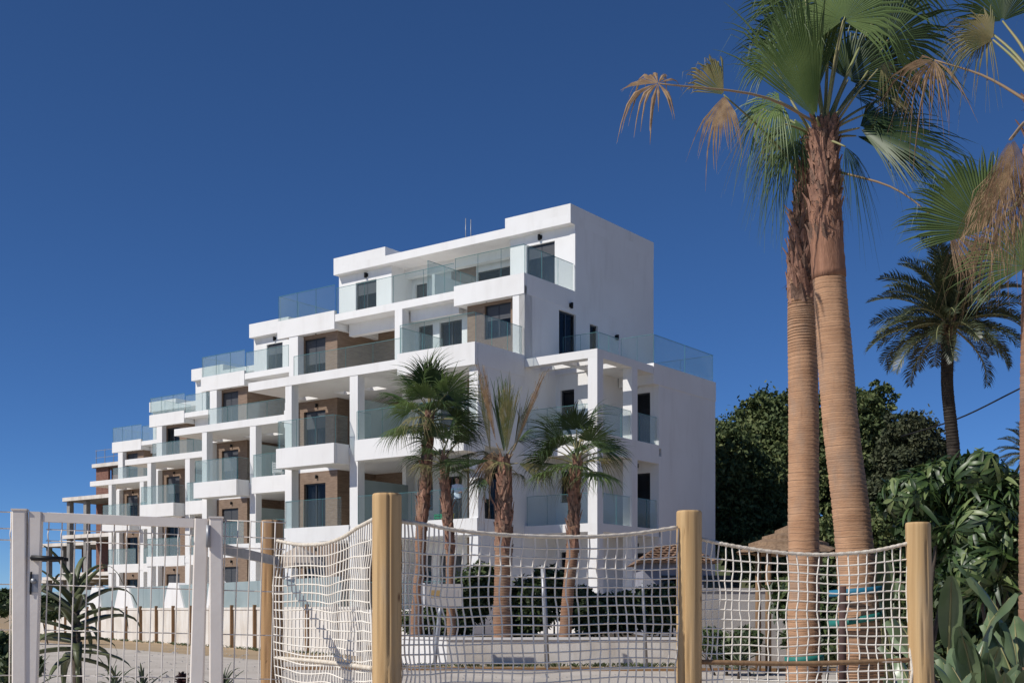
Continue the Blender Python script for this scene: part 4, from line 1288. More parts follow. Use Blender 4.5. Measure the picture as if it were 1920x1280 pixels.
def clump_cloud(mb, off, lobes, n, size, rg, mats=3, per=60):
    """foliage in tufts: many small tufts over several lobes, each a spray of little leaf faces"""
    area = [l[1][0] * l[1][2] for l in lobes]; tot = sum(area)
    for (c, r), a in zip(lobes, area):
        for _ in range(max(6, int(n / per * a / tot))):
            d = Vector((rg.gauss(0, 1), rg.gauss(0, 1), rg.gauss(0, 1) + .25)).normalized()
            q = .5 + .5 * rg.random() ** .5
            bump = 1 + .35 * noise.noise(d * 2.1 + c * .7)
            p0 = c + Vector((d.x * r[0], d.y * r[1], d.z * r[2])) * (q * bump)
            cr = min(r) * rg.uniform(.14, .42); tone = rg.random()
            for _k in range(per):
                e = Vector((rg.gauss(0, .5), rg.gauss(0, .5), rg.gauss(0, .38)))
                p = p0 + e * cr * 1.25 + d * (cr * .2)
                s = size * rg.uniform(.5, 1.4)
                nrm = (e.normalized() * .5 + Vector((rg.uniform(-1, 1), rg.uniform(-1, 1), rg.uniform(-.4, 1.0)))).normalized()
                t = nrm.cross(Vector((rg.uniform(-1, 1), rg.uniform(-1, 1), rg.uniform(-1, 1)))).normalized(); b = nrm.cross(t)
                t = t * s * .7; b = b * s * .36
                p = p - off
                mi = min(mats - 1, int((tone * .6 + rg.random() * .6) * mats * .85))
                mb.add([p - t, p + b, p + t, p - b], [(0, 1, 2, 3)], mi)

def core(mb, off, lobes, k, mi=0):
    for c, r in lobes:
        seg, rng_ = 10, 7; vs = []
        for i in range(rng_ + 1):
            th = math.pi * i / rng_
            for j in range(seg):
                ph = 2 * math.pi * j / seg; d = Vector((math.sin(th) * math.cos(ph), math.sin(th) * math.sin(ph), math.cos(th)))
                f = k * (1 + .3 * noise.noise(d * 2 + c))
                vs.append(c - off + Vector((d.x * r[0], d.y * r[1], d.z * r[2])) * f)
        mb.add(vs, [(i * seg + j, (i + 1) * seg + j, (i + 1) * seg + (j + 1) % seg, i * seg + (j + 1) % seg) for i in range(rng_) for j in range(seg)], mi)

def tree(name, label, ub, vtop, Y, lobes_px, n, size, mats, seed, group, trunk_r=.25):
    rg = random.Random(seed)
    b = px(ub, 1145, Y); b.z = 0
    o = empty(name, b, label, 'tree', group)
    lobes = []
    for u, v, rx, rz in lobes_px:
        c = px(u, v + 14, Y + rg.uniform(-.6, .9))
        lobes.append((c, (rx / FPX * Y, (rx + rz) / 2 / FPX * Y, rz / FPX * Y)))
    top = max(lobes, key=lambda l: l[0].z)[0]
    sat = []
    for c, r in lobes:
        for _ in range(5):
            d = Vector((rg.gauss(0, 1), rg.gauss(0, .7), abs(rg.gauss(0, 1)))).normalized(); f = rg.uniform(.28, .6)
            sat.append((c + Vector((d.x * r[0], d.y * r[1], d.z * r[2])) * rg.uniform(.75, 1.02), (r[0] * f, r[1] * f, r[2] * f)))
    mb = MB()
    mid = b.lerp(Vector((top.x, top.y, b.z)), .5); mid.z = top.z * .45
    pts = spline([Vector((0, 0, 0)), mid - b, top - b], 12)
    mb.tube(pts, [trunk_r * (1 - .85 * i / 11) for i in range(12)], 9)
    mb.build('trunk', BARK, o)
    mb = MB()
    for c, r in lobes:
        st = pts[min(11, max(2, int(11 * .65 * (c.z / max(.1, top.z)))))]
        mb.tube(bez(st, (st + c - b) / 2 + Vector((0, 0, -.2)), c - b, 6), [trunk_r * .4 * (1 - .8 * i / 5) for i in range(6)], 6)
    mb.build('limbs', BARK, o)
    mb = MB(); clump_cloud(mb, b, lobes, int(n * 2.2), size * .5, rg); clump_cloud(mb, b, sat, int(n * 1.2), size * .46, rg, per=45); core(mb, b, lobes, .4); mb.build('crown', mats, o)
    return o
tree('pine_tree', 'dark round pine just right of the building corner, lowest of the row', 1385, 760, 62, [(1365, 850, 55, 70), (1400, 930, 75, 75), (1350, 960, 50, 60), (1440, 985, 60, 50), (1370, 1000, 60, 40)], 12500, .34, PINE, 1, 'trees behind the garden', .3)
tree('pine_tree', 'tall bushy pine partly hidden by the left palm trunk', 1460, 728, 66, [(1455, 785, 65, 55), (1420, 820, 60, 55), (1500, 850, 60, 75), (1450, 900, 75, 70), (1530, 800, 40, 60), (1490, 970, 70, 60)], 13000, .36, PINE, 2, 'trees behind the garden', .35)
tree('pine_tree', 'tallest dark tree rising right of the right palm trunk', 1630, 715, 64, [(1625, 775, 45, 58), (1600, 850, 50, 80), (1655, 830, 42, 65), (1620, 930, 65, 70), (1560, 900, 40, 80)], 11000, .35, PINE, 3, 'trees behind the garden', .35)
tree('olive_tree', 'grey-green tree with airy crown left of the date palm trunk', 1715, 765, 58, [(1715, 815, 46, 48), (1690, 870, 44, 50), (1745, 860, 30, 50), (1720, 930, 60, 55), (1660, 930, 40, 50)], 9500, .33, EUC, 4, 'trees behind the garden', .25)
tree('olive_tree', 'low dark trees closing the view behind the thatched shelter', 1600, 950, 52, [(1560, 1000, 80, 45), (1660, 990, 80, 55), (1760, 990, 80, 60), (1850, 980, 80, 60), (1450, 1040, 90, 40), (1920, 1000, 70, 60), (1500, 1100, 90, 50), (1620, 1100, 90, 50), (1740, 1100, 90, 60), (1860, 1100, 90, 60)], 15000, .32, PINE, 5, 'trees behind the garden', .2)

# ---- broad-leaved shrub at the right: drooping whorls of large leaves
def leaf_blade(mb, base, d, up, L, w, bend, mi, fold=.12, n=5):
    d = d.normalized(); side = d.cross(up)
    if side.length < 1e-4: side = d.cross(Vector((1, 0, 0)))
    side.normalize(); nr = side.cross(d)
    vs = []
    for i in range(n + 1):
        q = i / n
        c = base + d * (L * (q - .12 * bend * q * q)) + Vector((0, 0, -L * bend * q * q * .6))
        ww = w * (math.sin(math.pi * (q * .93 + .035)) ** .75)
        vs += [c - side * ww + nr * fold * ww * 2, c, c + side * ww + nr * fold * ww * 2]
    mb.add(vs, [(3 * i + e, 3 * i + 1 + e, 3 * i + 4 + e, 3 * i + 3 + e) for i in range(n) for e in (0, 1)], mi, True)
WH = []
for s in range(5):
    rg = random.Random(200 + s); mb = MB()
    for i in range(11):
        a = i * 2 * math.pi / 11 + rg.uniform(-.25, .25)
        d = Vector((math.cos(a), math.sin(a), rg.uniform(-.35, .25)))
        leaf_blade(mb, Vector((0, 0, 0)) + d * .05, d, Vector((0, 0, 1)), rg.uniform(.22, .36), rg.uniform(.026, .038), rg.uniform(.5, 1.4), rg.choice([0, 0, 0, 1, 1, 2]))
    mb.tube([(0, 0, -.25), (0, 0, 0)], .008, 5, 0)
    WH.append(mb.mesh('leaf_whorl', SHR))
def whorl_shrub(label, ub, Y, lobes_px, n, seed, scale=1.0):
    rg = random.Random(seed)
    b = px(ub, 1145, Y); b.z = 0
    o = empty('broad_leaved_shrub', b, label, 'shrub', 'broad-leaved shrubs on the right')
    lobes = [(px(u, v, Y + rg.uniform(-.2, .5)), rx / FPX * Y, rz / FPX * Y) for u, v, rx, rz in lobes_px]
    tot = sum(l[1] * l[2] for l in lobes)
    for c, rx, rz in lobes:
        mb = MB(); mb.tube(bez(Vector((rg.uniform(-.15, .15), 0, 0)), Vector((0, 0, (c.z) * .5)), c - b, 8), [.045 * (1 - .7 * i / 7) for i in range(8)], 7)
        mb.build('stem', BARK, o)
        for i in range(int(n * rx * rz / tot)):
            d = Vector((rg.gauss(0, 1), rg.gauss(0, 1) - .4, rg.gauss(0, 1))).normalized()
            q = .45 + .6 * rg.random() ** .6
            p = c + Vector((d.x * rx, d.y * rx * .8, d.z * rz)) * q
            s = scale * rg.uniform(.75, 1.2)
            w = link('leaf_whorl', WH[rg.randrange(5)], o, p - b, None, (s, s, s))
            w.rotation_euler = (d.to_track_quat('Z', 'Y').to_matrix().to_4x4() @ Matrix.Rotation(rg.uniform(0, 6.3), 4, 'Z')).to_euler() if rg.random() < .75 else (rg.uniform(-.5, .5), rg.uniform(-.5, .5), rg.uniform(0, 6.3))
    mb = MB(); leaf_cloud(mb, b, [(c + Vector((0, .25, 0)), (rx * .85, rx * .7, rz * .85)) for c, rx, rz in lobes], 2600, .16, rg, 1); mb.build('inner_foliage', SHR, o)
    return o
whorl_shrub('broad-leaved shrub with light-edged drooping leaves just right of the palm trunks', 1740, 14.5, [(1715, 930, 62, 45), (1770, 905, 60, 45), (1745, 985, 60, 45), (1790, 1040, 50, 55)], 130, 5, .85)
whorl_shrub('tall broad-leaved shrub filling the right edge above the paddle leaves', 1860, 14.0, [(1840, 890, 60, 45), (1890, 930, 55, 55), (1850, 985, 62, 55), (1905, 1030, 50, 60), (1830, 1070, 55, 50)], 150, 6, .85)
# a soft grassy tuft above it
mb = MB(); rg = random.Random(9); bb = px(1805, 890, 15.5)
for i in range(90):
    a = rg.uniform(0, 6.28); d = Vector((math.cos(a) * .35, math.sin(a) * .35, 1))
    leaf_blade(mb, bb + Vector((math.cos(a), math.sin(a), 0)) * rg.uniform(0, .12) - Vector((bb.x, bb.y, 0)) - Vector((0, 0, .25)), d, Vector((0, 1, 0)), rg.uniform(.35, .62), .008, .3, rg.randrange(3), n=3)
mb.tube([(0, 0, 0), (0, 0, bb.z - .2)], [.04, .03], 7, 0)
o = mb.build('grass_tree', SHR); o.location = (bb.x, bb.y, 0); tag(o, 'fine pale tuft of upright leaves above the shrub, under the date palm', 'plant')

# ---- paddle-leaved clumps in the lower right
def paddle_mesh(seed):
    rg = random.Random(seed); mb = MB()
    n = 9; L = .62; vs = []; w0 = rg.uniform(.075, .105); bend = rg.uniform(.15, .5)
    for i in range(n + 1):
        q = i / n
        c = Vector((0, -L * bend * q * q * .55, .75 + L * (q - .1 * q * q)))
        ww = w0 * (math.sin(math.pi * min(1, q * .9 + .06)) ** .6)
        wav = .018 * math.sin(q * 11 + seed)
        vs += [c + Vector((-ww, -.03 - ww * .35 + wav, 0)), c + Vector((-ww * .5, -.012 - ww * .1, 0)), c, c + Vector((ww * .5, -.012 - ww * .1, 0)), c + Vector((ww, -.03 - ww * .35 - wav, 0))]
    mb.add(vs, [(5 * i + e, 5 * i + 1 + e, 5 * i + 6 + e, 5 * i + 5 + e) for i in range(n) for e in range(4)], 0, True)
    mb.tube([(0, .0, 0), (0, .015, .4), (0, 0, .76), (0, -L * bend * .14, .75 + L * .48), (0, -L * bend * .45, .75 + L * .82)], [.017, .014, .011, .008, .003], 6, 1)
    return mb.mesh('leaf', [STREL, PETI])
PD = [paddle_mesh(s) for s in (1, 2, 3, 4)]
def paddle_clump(label, u, Y, n, seed, scale, spread=38, zb=0.0):
    rg = random.Random(seed)
    b = px(u, 1145, Y); b.z = zb
    o = empty('paddle_leaf_plant', b, label, 'plant', 'paddle-leaved plants on the right')
    for i in range(n):
        s = scale * rg.uniform(.7, 1.15)
        f = link('leaf', PD[rg.randrange(4)], o, (rg.uniform(-.12, .12), rg.uniform(-.12, .12), 0), None, (s, s, s))
        tilt = spread * rg.random() ** .7
        f.rotation_euler = (Matrix.Rotation(R(rg.uniform(0, 360)), 4, 'Z') @ Matrix.Rotation(R(tilt), 4, 'X') @ Matrix.Rotation(R(rg.uniform(-60, 60)), 4, 'Z')).to_euler()
paddle_clump('paddle-leaved plant close behind the leaning right post', 1790, 9.0, 26, 1, .80, 48)
paddle_clump('large paddle-leaved plant at the lower right corner', 1890, 8.8, 28, 2, .82, 50)
paddle_clump('tall paddle-leaved plant behind the others, reaching above the post top', 1785, 11.8, 9, 3, 1.15, 50)
paddle_clump('paddle-leaved plant at the right edge, half in shade', 1930, 11.0, 18, 4, 1.15, 38)
paddle_clump('young paddle-leaved plant between the big palm trunk and the leaning post', 1672, 18.5, 12, 5, 1.5, 30)

# ---- hedge in the planter, clipped in rough mounds
def hedge(label, lobes_px, Y, n, size, seed, mats, name='hedge_shrub', group='shrubs in the planter', dy=.5):
    rg = random.Random(seed)
    b = px(lobes_px[0][0], 1145, Y); b.z = 0
    o = empty(name, b, label, 'shrub', group)
    lobes = [(px(u, v, Y + rg.uniform(0, dy)), (rx / FPX * Y, .5, rz / FPX * Y)) for u, v, rx, rz in lobes_px]
    for c, r in lobes:
        mb = MB()
        mb.tube([Vector((c.x - b.x + rg.uniform(-.2, .2), c.y - b.y, .0)), c - b + Vector((rg.uniform(-.3, .3), 0, .1))], [.03, .012], 6)
        mb.build('stem', BARK, o)
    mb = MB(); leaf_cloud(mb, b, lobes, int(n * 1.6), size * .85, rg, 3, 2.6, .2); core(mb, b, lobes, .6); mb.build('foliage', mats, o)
hedge('leafy shrub mound beside the signboard', [(880, 1120, 45, 50), (850, 1160, 45, 35), (905, 1090, 40, 35)], 30.2, 4200, .13, 11, HDG)
hedge('dense dark shrub between the shaggy palm and the round-crowned palm', [(1000, 1130, 60, 50), (975, 1165, 50, 30), (1030, 1100, 40, 40)], 30.4, 4400, .13, 12, HDG)
hedge('low dark shrub right of the round-crowned palm', [(1110, 1150, 55, 40), (1165, 1145, 55, 38), (1090, 1120, 30, 25)], 30.6, 4200, .13, 13, HDG)
hedge('dark shrub at the right end of the planter behind the post', [(1225, 1140, 50, 42), (1270, 1135, 45, 40)], 30.8, 3600, .13, 14, HDG)
hedge('small shrub at the foot of the leftmost young palm', [(790, 1165, 40, 30), (815, 1135, 25, 25)], 30.6, 2000, .13, 15, HDG)
hedge('mottled green plant before the grey wall', [(1365, 1215, 45, 30), (1400, 1200, 30, 25), (1335, 1200, 25, 25)], 24.0, 2200, .10, 16, HDG, group='low plants by the path')
hedge('dark hedge behind the big palm trunks', [(1520, 1120, 80, 55), (1620, 1100, 80, 70), (1700, 1110, 70, 70), (1560, 1180, 90, 60), (1680, 1190, 80, 60)], 20.5, 9000, .14, 17, HDG, group='low plants by the path', dy=1.0)
hedge('dark undergrowth behind the paddle-leaved plants at the right edge', [(1760, 1130, 70, 80), (1850, 1120, 80, 80), (1920, 1150, 70, 90), (1800, 1220, 80, 60), (1890, 1230, 80, 60)], 15.8, 9000, .12, 18, HDG, group='low plants by the path', dy=.6)
hedge('green bank of shrubs at the far left behind the gate', [(20, 1130, 60, 25), (80, 1140, 50, 22), (-40, 1130, 60, 30)], 46, 3600, .22, 19, HDG, group='low plants by the path')
hedge('leafy plants low at the left picture edge', [(5, 1225, 28, 40), (30, 1250, 40, 30)], 13.0, 1800, .08, 20, HDG, group='low plants by the path')

# ---- spiky plants
def nm_tall(n): return n == 'tree_aloe'
def rosette(name, label, cat, base, n, L, w, m, seed, tilt=(5, 75), bend=(.3, 1.0), group=None, stem=None, fold=.3):
    rg = random.Random(seed)
    o = empty(name, (base.x, base.y, 0), label, cat, group)
    tpl = []
    for s in range(4):
        mb = MB(); nseg = 8; vs = []; bd = bend[0] + (bend[1] - bend[0]) * s / 3
        for i in range(nseg + 1):
            q = i / nseg
            c = Vector((0, L * bd * q ** 2.2 * .55, L * q * (1 - .25 * bd * q * q)))
            c.z -= L * bd * .45 * q ** 3
            ww = w * (1 - q) ** .7 * (1 - .35 * math.exp(-q * 12)) + .0015
            vs += [c + Vector((-ww, fold * ww * -1.2, 0)), c + Vector((0, fold * ww * 1.4, 0)), c + Vector((ww, fold * ww * -1.2, 0)), c + Vector((0, fold * ww * .2 - .004, 0))]
        fs = []
        for i in range(nseg):
            for e in range(4):
                a, b_ = 4 * i + e, 4 * i + (e + 1) % 4
                fs.append((a, b_, b_ + 4, a + 4))
        mb.add(vs, fs, 0, True); tpl.append(mb.mesh('leaf', m))
    if stem:
        mb = MB(); mb.tube([(0, 0, 0), (.02, 0, base.z * .5), (0, 0, base.z)], [stem * 1.1, stem, stem * .8], 10); mb.build('stem', BARK, o)
    for i in range(n):
        q = i / max(1, n - 1)
        s = rg.uniform(.8, 1.15) * (1 if q > .2 else .75)
        f = link('leaf', tpl[rg.randrange(4)], o, (0, 0, base.z - (.0 if not stem else (.75 if nm_tall(name) else .45) * L * q)), None, (s, s, s))
        f.rotation_euler = (Matrix.Rotation(R(i * 137.5 + rg.uniform(-12, 12)), 4, 'Z') @ Matrix.Rotation(R(-(tilt[0] + (tilt[1] - tilt[0]) * q)), 4, 'X')).to_euler()
    return o
rosette('tree_aloe', 'dark tree aloe with long arching leaves behind the white gate', 'aloe', px(140, 1098, 8.6), 32, .66, .043, ALOE, 3, (25, 98), (.35, .9), stem=.035)
for i, (u, v, Y, L, n, m, lab, nm) in enumerate((
        (215, 1275, 9.2, .26, 26, AGAV, 'small spiky grey-green rosette low behind the gate, left of the purple one', 'agave'),
        (60, 1275, 9.0, .34, 20, AGAV, 'upright spiky plant low at the left, beside the aloe stem', 'agave'),
        (420, 1278, 9.0, .24, 22, AGAV, 'small spiky rosette low between the gate and the dark post', 'agave'),
        (268, 1282, 8.6, .22, 20, AGAV, 'small green rosette at the bottom edge behind the gate', 'agave'))):
    rosette(nm, lab, 'plant', px(u, v, Y), n, L, .011, m, 30 + i, (5, 80), (.2, .8), 'small spiky rosettes by the gate', stem=.02)
rosette('purple_rosette', 'dark purple leafy rosette low behind the gate', 'plant', px(342, 1272, 8.8), 46, .085, .022, PURP, 44, (5, 95), (.1, .5), stem=.015)
rosette('agave', 'spiky agave before the grey wall, right of the tall post', 'plant', px(1385, 1225, 22.5), 34, .62, .03, AGAV, 45, (8, 82), (.1, .5), stem=.03)

# ================================================================== houses and shelters on the right
def tiled_roof(par, A, Bq, Cc, D, rows, m):
    """sloping roof of overlapping tile courses; A-B eaves, D-C ridge"""
    for i in range(rows):
        f0, f1 = i / rows, (i + 1.15) / rows
        a, b = A.lerp(D, f0), Bq.lerp(Cc, f0); d, c = A.lerp(D, min(1, f1)), Bq.lerp(Cc, min(1, f1))
        nrm = (Bq - A).cross(D - A).normalized()
        if nrm.z < 0: nrm = -nrm
        L = (b - a).length; n = max(6, int(L / .2)); mb = MB(); vs = []
        for k in range(n * 3 + 1):
            q = k / (n * 3); h = .035 * abs(math.sin(q * n * math.pi))
            vs += [a.lerp(b, q) + nrm * (h + .05), d.lerp(c, q) + nrm * h]
        mb.add(vs, [(2 * k, 2 * k + 2, 2 * k + 3, 2 * k + 1) for k in range(n * 3)])
        mb.add([a + nrm * .05, b + nrm * .05, b, a], [(0, 1, 2, 3)])
        mb.build('tile_course', m, par)
hs = empty('tiled_house', (0, 0, 0), 'low house with brown tiled roof behind the net, between the post and the palms', 'house')
yh = 35.0
x0, x1 = px(1195, 0, yh).x, px(1350, 0, yh).x
zr, ze = px(0, 1022, yh + 1.8).z, px(0, 1054, yh).z
tiled_roof(hs, Vector((x0, yh, ze)), Vector((x1, yh, ze)), Vector((x1 - .8, yh + 1.8, zr)), Vector((x0 + .8, yh + 1.8, zr)), 7, TILE)
mb = MB(); mb.box(x0 + .2, x1 - .2, yh + .3, yh + 3, 0, ze); mb.build('wall', LILAC, hs)
mb = MB(); mb.add([(x1, yh, ze), (x1, yh + 3.6, ze), (x1 - .8, yh + 1.8, zr), (x0 + .8, yh + 1.8, zr), (x0, yh + 3.6, ze), (x0, yh, ze)], [(0, 1, 2), (1, 4, 3, 2), (4, 5, 3), (0, 5, 4, 1)]); mb.build('roof_deck', TILE, hs)
for xw in (x0 + .7, x0 + 1.9): 
    mb = MB(); mb.box(xw, xw + .8, yh + .27, yh + .31, 1.0, ze - .35); w_ = mb.build('window', FRAME, hs)
    mb = MB(); mb.box(xw + .06, xw + .74, yh + .262, yh + .268, 1.06, ze - .41); mb.build('pane', PANE, w_)
sh = empty('thatched_shelter', px(1478, 1145, 25.0) - Vector((0, 0, EYE)), 'thatched garden shelter with low conical roof behind the big palm trunks', 'shelter')
apex = px(1478, 984, 25.0).z; eave = px(0, 1030, 25.0).z; re = 95 / FPX * 25.0
mb = MB(); rg = random.Random(4); seg = 40
rows = []
for f, dz in ((0, 0), (.25, .0), (.26, -.05), (.5, 0), (.51, -.05), (.76, 0), (.77, -.05), (1.0, -.02)):
    rows.append([(re * f * math.cos(2 * math.pi * k / seg) * (1 + .03 * rg.random()), re * f * math.sin(2 * math.pi * k / seg) * (1 + .03 * rg.random()), apex + (eave - apex) * f ** 1.1 + dz - (.06 * rg.random() if f == 1 else 0)) for k in range(seg)])
mb.add([q for r_ in rows for q in r_], [(i * seg + k, i * seg + (k + 1) % seg, (i + 1) * seg + (k + 1) % seg, (i + 1) * seg + k) for i in range(len(rows) - 1) for k in range(seg)])
mb.add([(x * .97, y * .97, z - .03) for x, y, z in rows[-1]] + [(0, 0, apex - .1)], [(k, (k + 1) % seg, seg) for k in range(seg)])
mb.build('thatched_roof', THATCH, sh)
for a in (45, 135, 225, 315):
    mb = MB(); mb.tube([(re * .7 * math.cos(R(a)), re * .7 * math.sin(R(a)), 0), (re * .7 * math.cos(R(a)), re * .7 * math.sin(R(a)), eave + .1)], .06, 9); mb.build('pole', BATTEN, sh)

# ================================================================== small things
# signboard on a bent steel pole
sg = empty('signboard', px(825, 1145, 27.6) - Vector((0, 0, EYE)), 'small pale signboard with ochre print on a leaning steel pole behind the net', 'sign')
so = Vector(sg.location)
c0, c1 = px(797, 1094, 27.6) - so, px(868, 1136, 27.6) - so
mb = MB(); mb.box(c0.x, c1.x, -.035, .0, c1.z, c0.z); mb.build('board', mat('sign_face', (0.40, 0.37, 0.345), .6), sg)
mb = MB(); mb.box(c0.x - .05, c0.x - .002, -.05, .03, c1.z - .02, c0.z + .02); mb.build('frame', WHITE, sg)
mo = mat('ochre_print', (0.36, 0.24, 0.10), .7)
for k, (a, b_) in enumerate(((.12, .42), (.5, .88))):
    mb = MB(); mb.box(c0.x + (c1.x - c0.x) * a, c0.x + (c1.x - c0.x) * b_, -.0395, -.036, c1.z + (c0.z - c1.z) * .38, c1.z + (c0.z - c1.z) * .72); mb.build('printed_block', mo if k == 0 else mat('grey_print', (.36, .33, .32), .7), sg)
mb = MB(); mb.tube(spline([px(815, 1246, 27.6) - so, px(820, 1190, 27.6) - so, px(826, 1135, 27.6) - so], 8), .045, 8); mb.build('pole', STEEL, sg)
# steel posts of a small fence behind the net
for u, v0, lab in ((1026, 1062, 'plain grey steel post standing before the planter, nearer the shaggy palm'), (1213, 1092, 'thin grey steel post leaning before the right end of the planter')):
    b = px(u, 1145, 27.4); b.z = 0
    o = empty('steel_post', b, lab, 'post')
    t = px(u - 8, v0, 27.4) - b
    r = .055 if u < 1100 else .03
    mb = MB(); mb.tube([(0, 0, 0), t], r, 9); mb.build('pole', STEEL, o)
    mb = MB(); mb.tube([t - Vector((0, 0, .005)), t + Vector((0, 0, .03))], [r * 1.15, r * .8], 9); mb.build('cap', STEEL, o)
    mb = MB(); mb.box(-.1, .1, -.1, .1, 0, .012); mb.build('foot_plate', STEEL, o)
# stake and straps at the big palms
BLUE = mat('blue_strap', (0.02, 0.16, 0.26), .6); TEAL = mat('teal_strap', (0.02, 0.17, 0.14), .6)
sk_b = px(1580, 1330, 15.55); sk_b.z = 0
st = empty('palm_stake', sk_b, 'dark timber stake strapped to the right palm trunk with blue and teal bands', 'stake')
mb = MB(); mb.tube([(0, 0, 0), px(1580, 1098, 15.55) - sk_b], [.05, .045], 10); mb.build('stake', mat('dark_stake', (.10, .055, .05), .85, (.06, .035, .03), 6), st)
def band(cu, v, w, Yc, rad, m, tilt, par, off):
    mb = MB(); c = px(cu, v, Yc) - off; seg = 30; vs = []
    for k in range(seg):
        a = 2 * math.pi * k / seg
        for dz in (-w / 2, w / 2):
            vs.append((c.x + rad * math.cos(a), c.y + rad * math.sin(a), c.z + dz + tilt * math.cos(a)))
    mb.add(vs, [(2 * k, (2 * k + 2) % (2 * seg), (2 * k + 3) % (2 * seg), 2 * k + 1) for k in range(seg)], 0, True)
    o = mb.build('strap', m, par); sol = o.modifiers.new('thickness', 'SOLIDIFY'); sol.thickness = .006
band(1603, 1108, .085, 15.95, .335, BLUE, .03, st, sk_b)
band(1603, 1160, .085, 15.95, .335, TEAL, .06, st, sk_b)
o = None
bL_ = px(1508, 1234, YL); bb = Vector((bL_.x, bL_.y, 0))
sb = empty('trunk_band', bb, 'teal band wrapped low round the left palm trunk', 'strap')
band(1508, 1234, .09, YL, .262, TEAL, .02, sb, bb)
# overhead cable
mb = MB(); mb.tube(spline([px(1690, 818, 47), px(1800, 783, 45), px(1925, 722, 43), px(2100, 640, 41)], 20), .028, 6)
o = mb.build('overhead_cable', BLACK); tag(o, 'thin black overhead cable slanting across the sky at the right', 'cable')
# beige parasol on the ground floor terrace
pb = px(560, 1145, 39.0); pb.z = 0
pr = empty('parasol', pb, 'beige garden parasol seen through the net left of the cracked post', 'parasol')
zc = px(0, 1022, 39).z; ze_ = px(0, 1056, 39).z; rr_ = 48 / FPX * 39
mb = MB(); seg = 8
vs = [(0, 0, zc)] + [(rr_ * .55 * math.cos(k * math.pi / 4), rr_ * .55 * math.sin(k * math.pi / 4), zc - (zc - ze_) * .42) for k in range(8)] + [(rr_ * math.cos(k * math.pi / 4), rr_ * math.sin(k * math.pi / 4), ze_) for k in range(8)] + [(rr_ * math.cos(k * math.pi / 4), rr_ * math.sin(k * math.pi / 4), ze_ - .12) for k in range(8)]
fs = [(0, 1 + k, 1 + (k + 1) % 8) for k in range(8)]
for q in (0, 1): fs += [(1 + 8 * q + k, 9 + 8 * q + k, 9 + 8 * q + (k + 1) % 8, 1 + 8 * q + (k + 1) % 8) for k in range(8)]
mb.add(vs, fs); mb.build('canopy', mat('beige_canvas', (.50, .42, .34), .9), pr)
mb = MB(); mb.tube([(0, 0, 0), (0, 0, zc + .06)], .025, 8); mb.build('pole', BATTEN, pr)
for k in range(8):
    mb = MB(); mb.tube([(0, 0, zc - .5), (rr_ * .95 * math.cos(k * math.pi / 4), rr_ * .95 * math.sin(k * math.pi / 4), ze_ - .01)], .008, 5); mb.build('rib', BATTEN, pr)

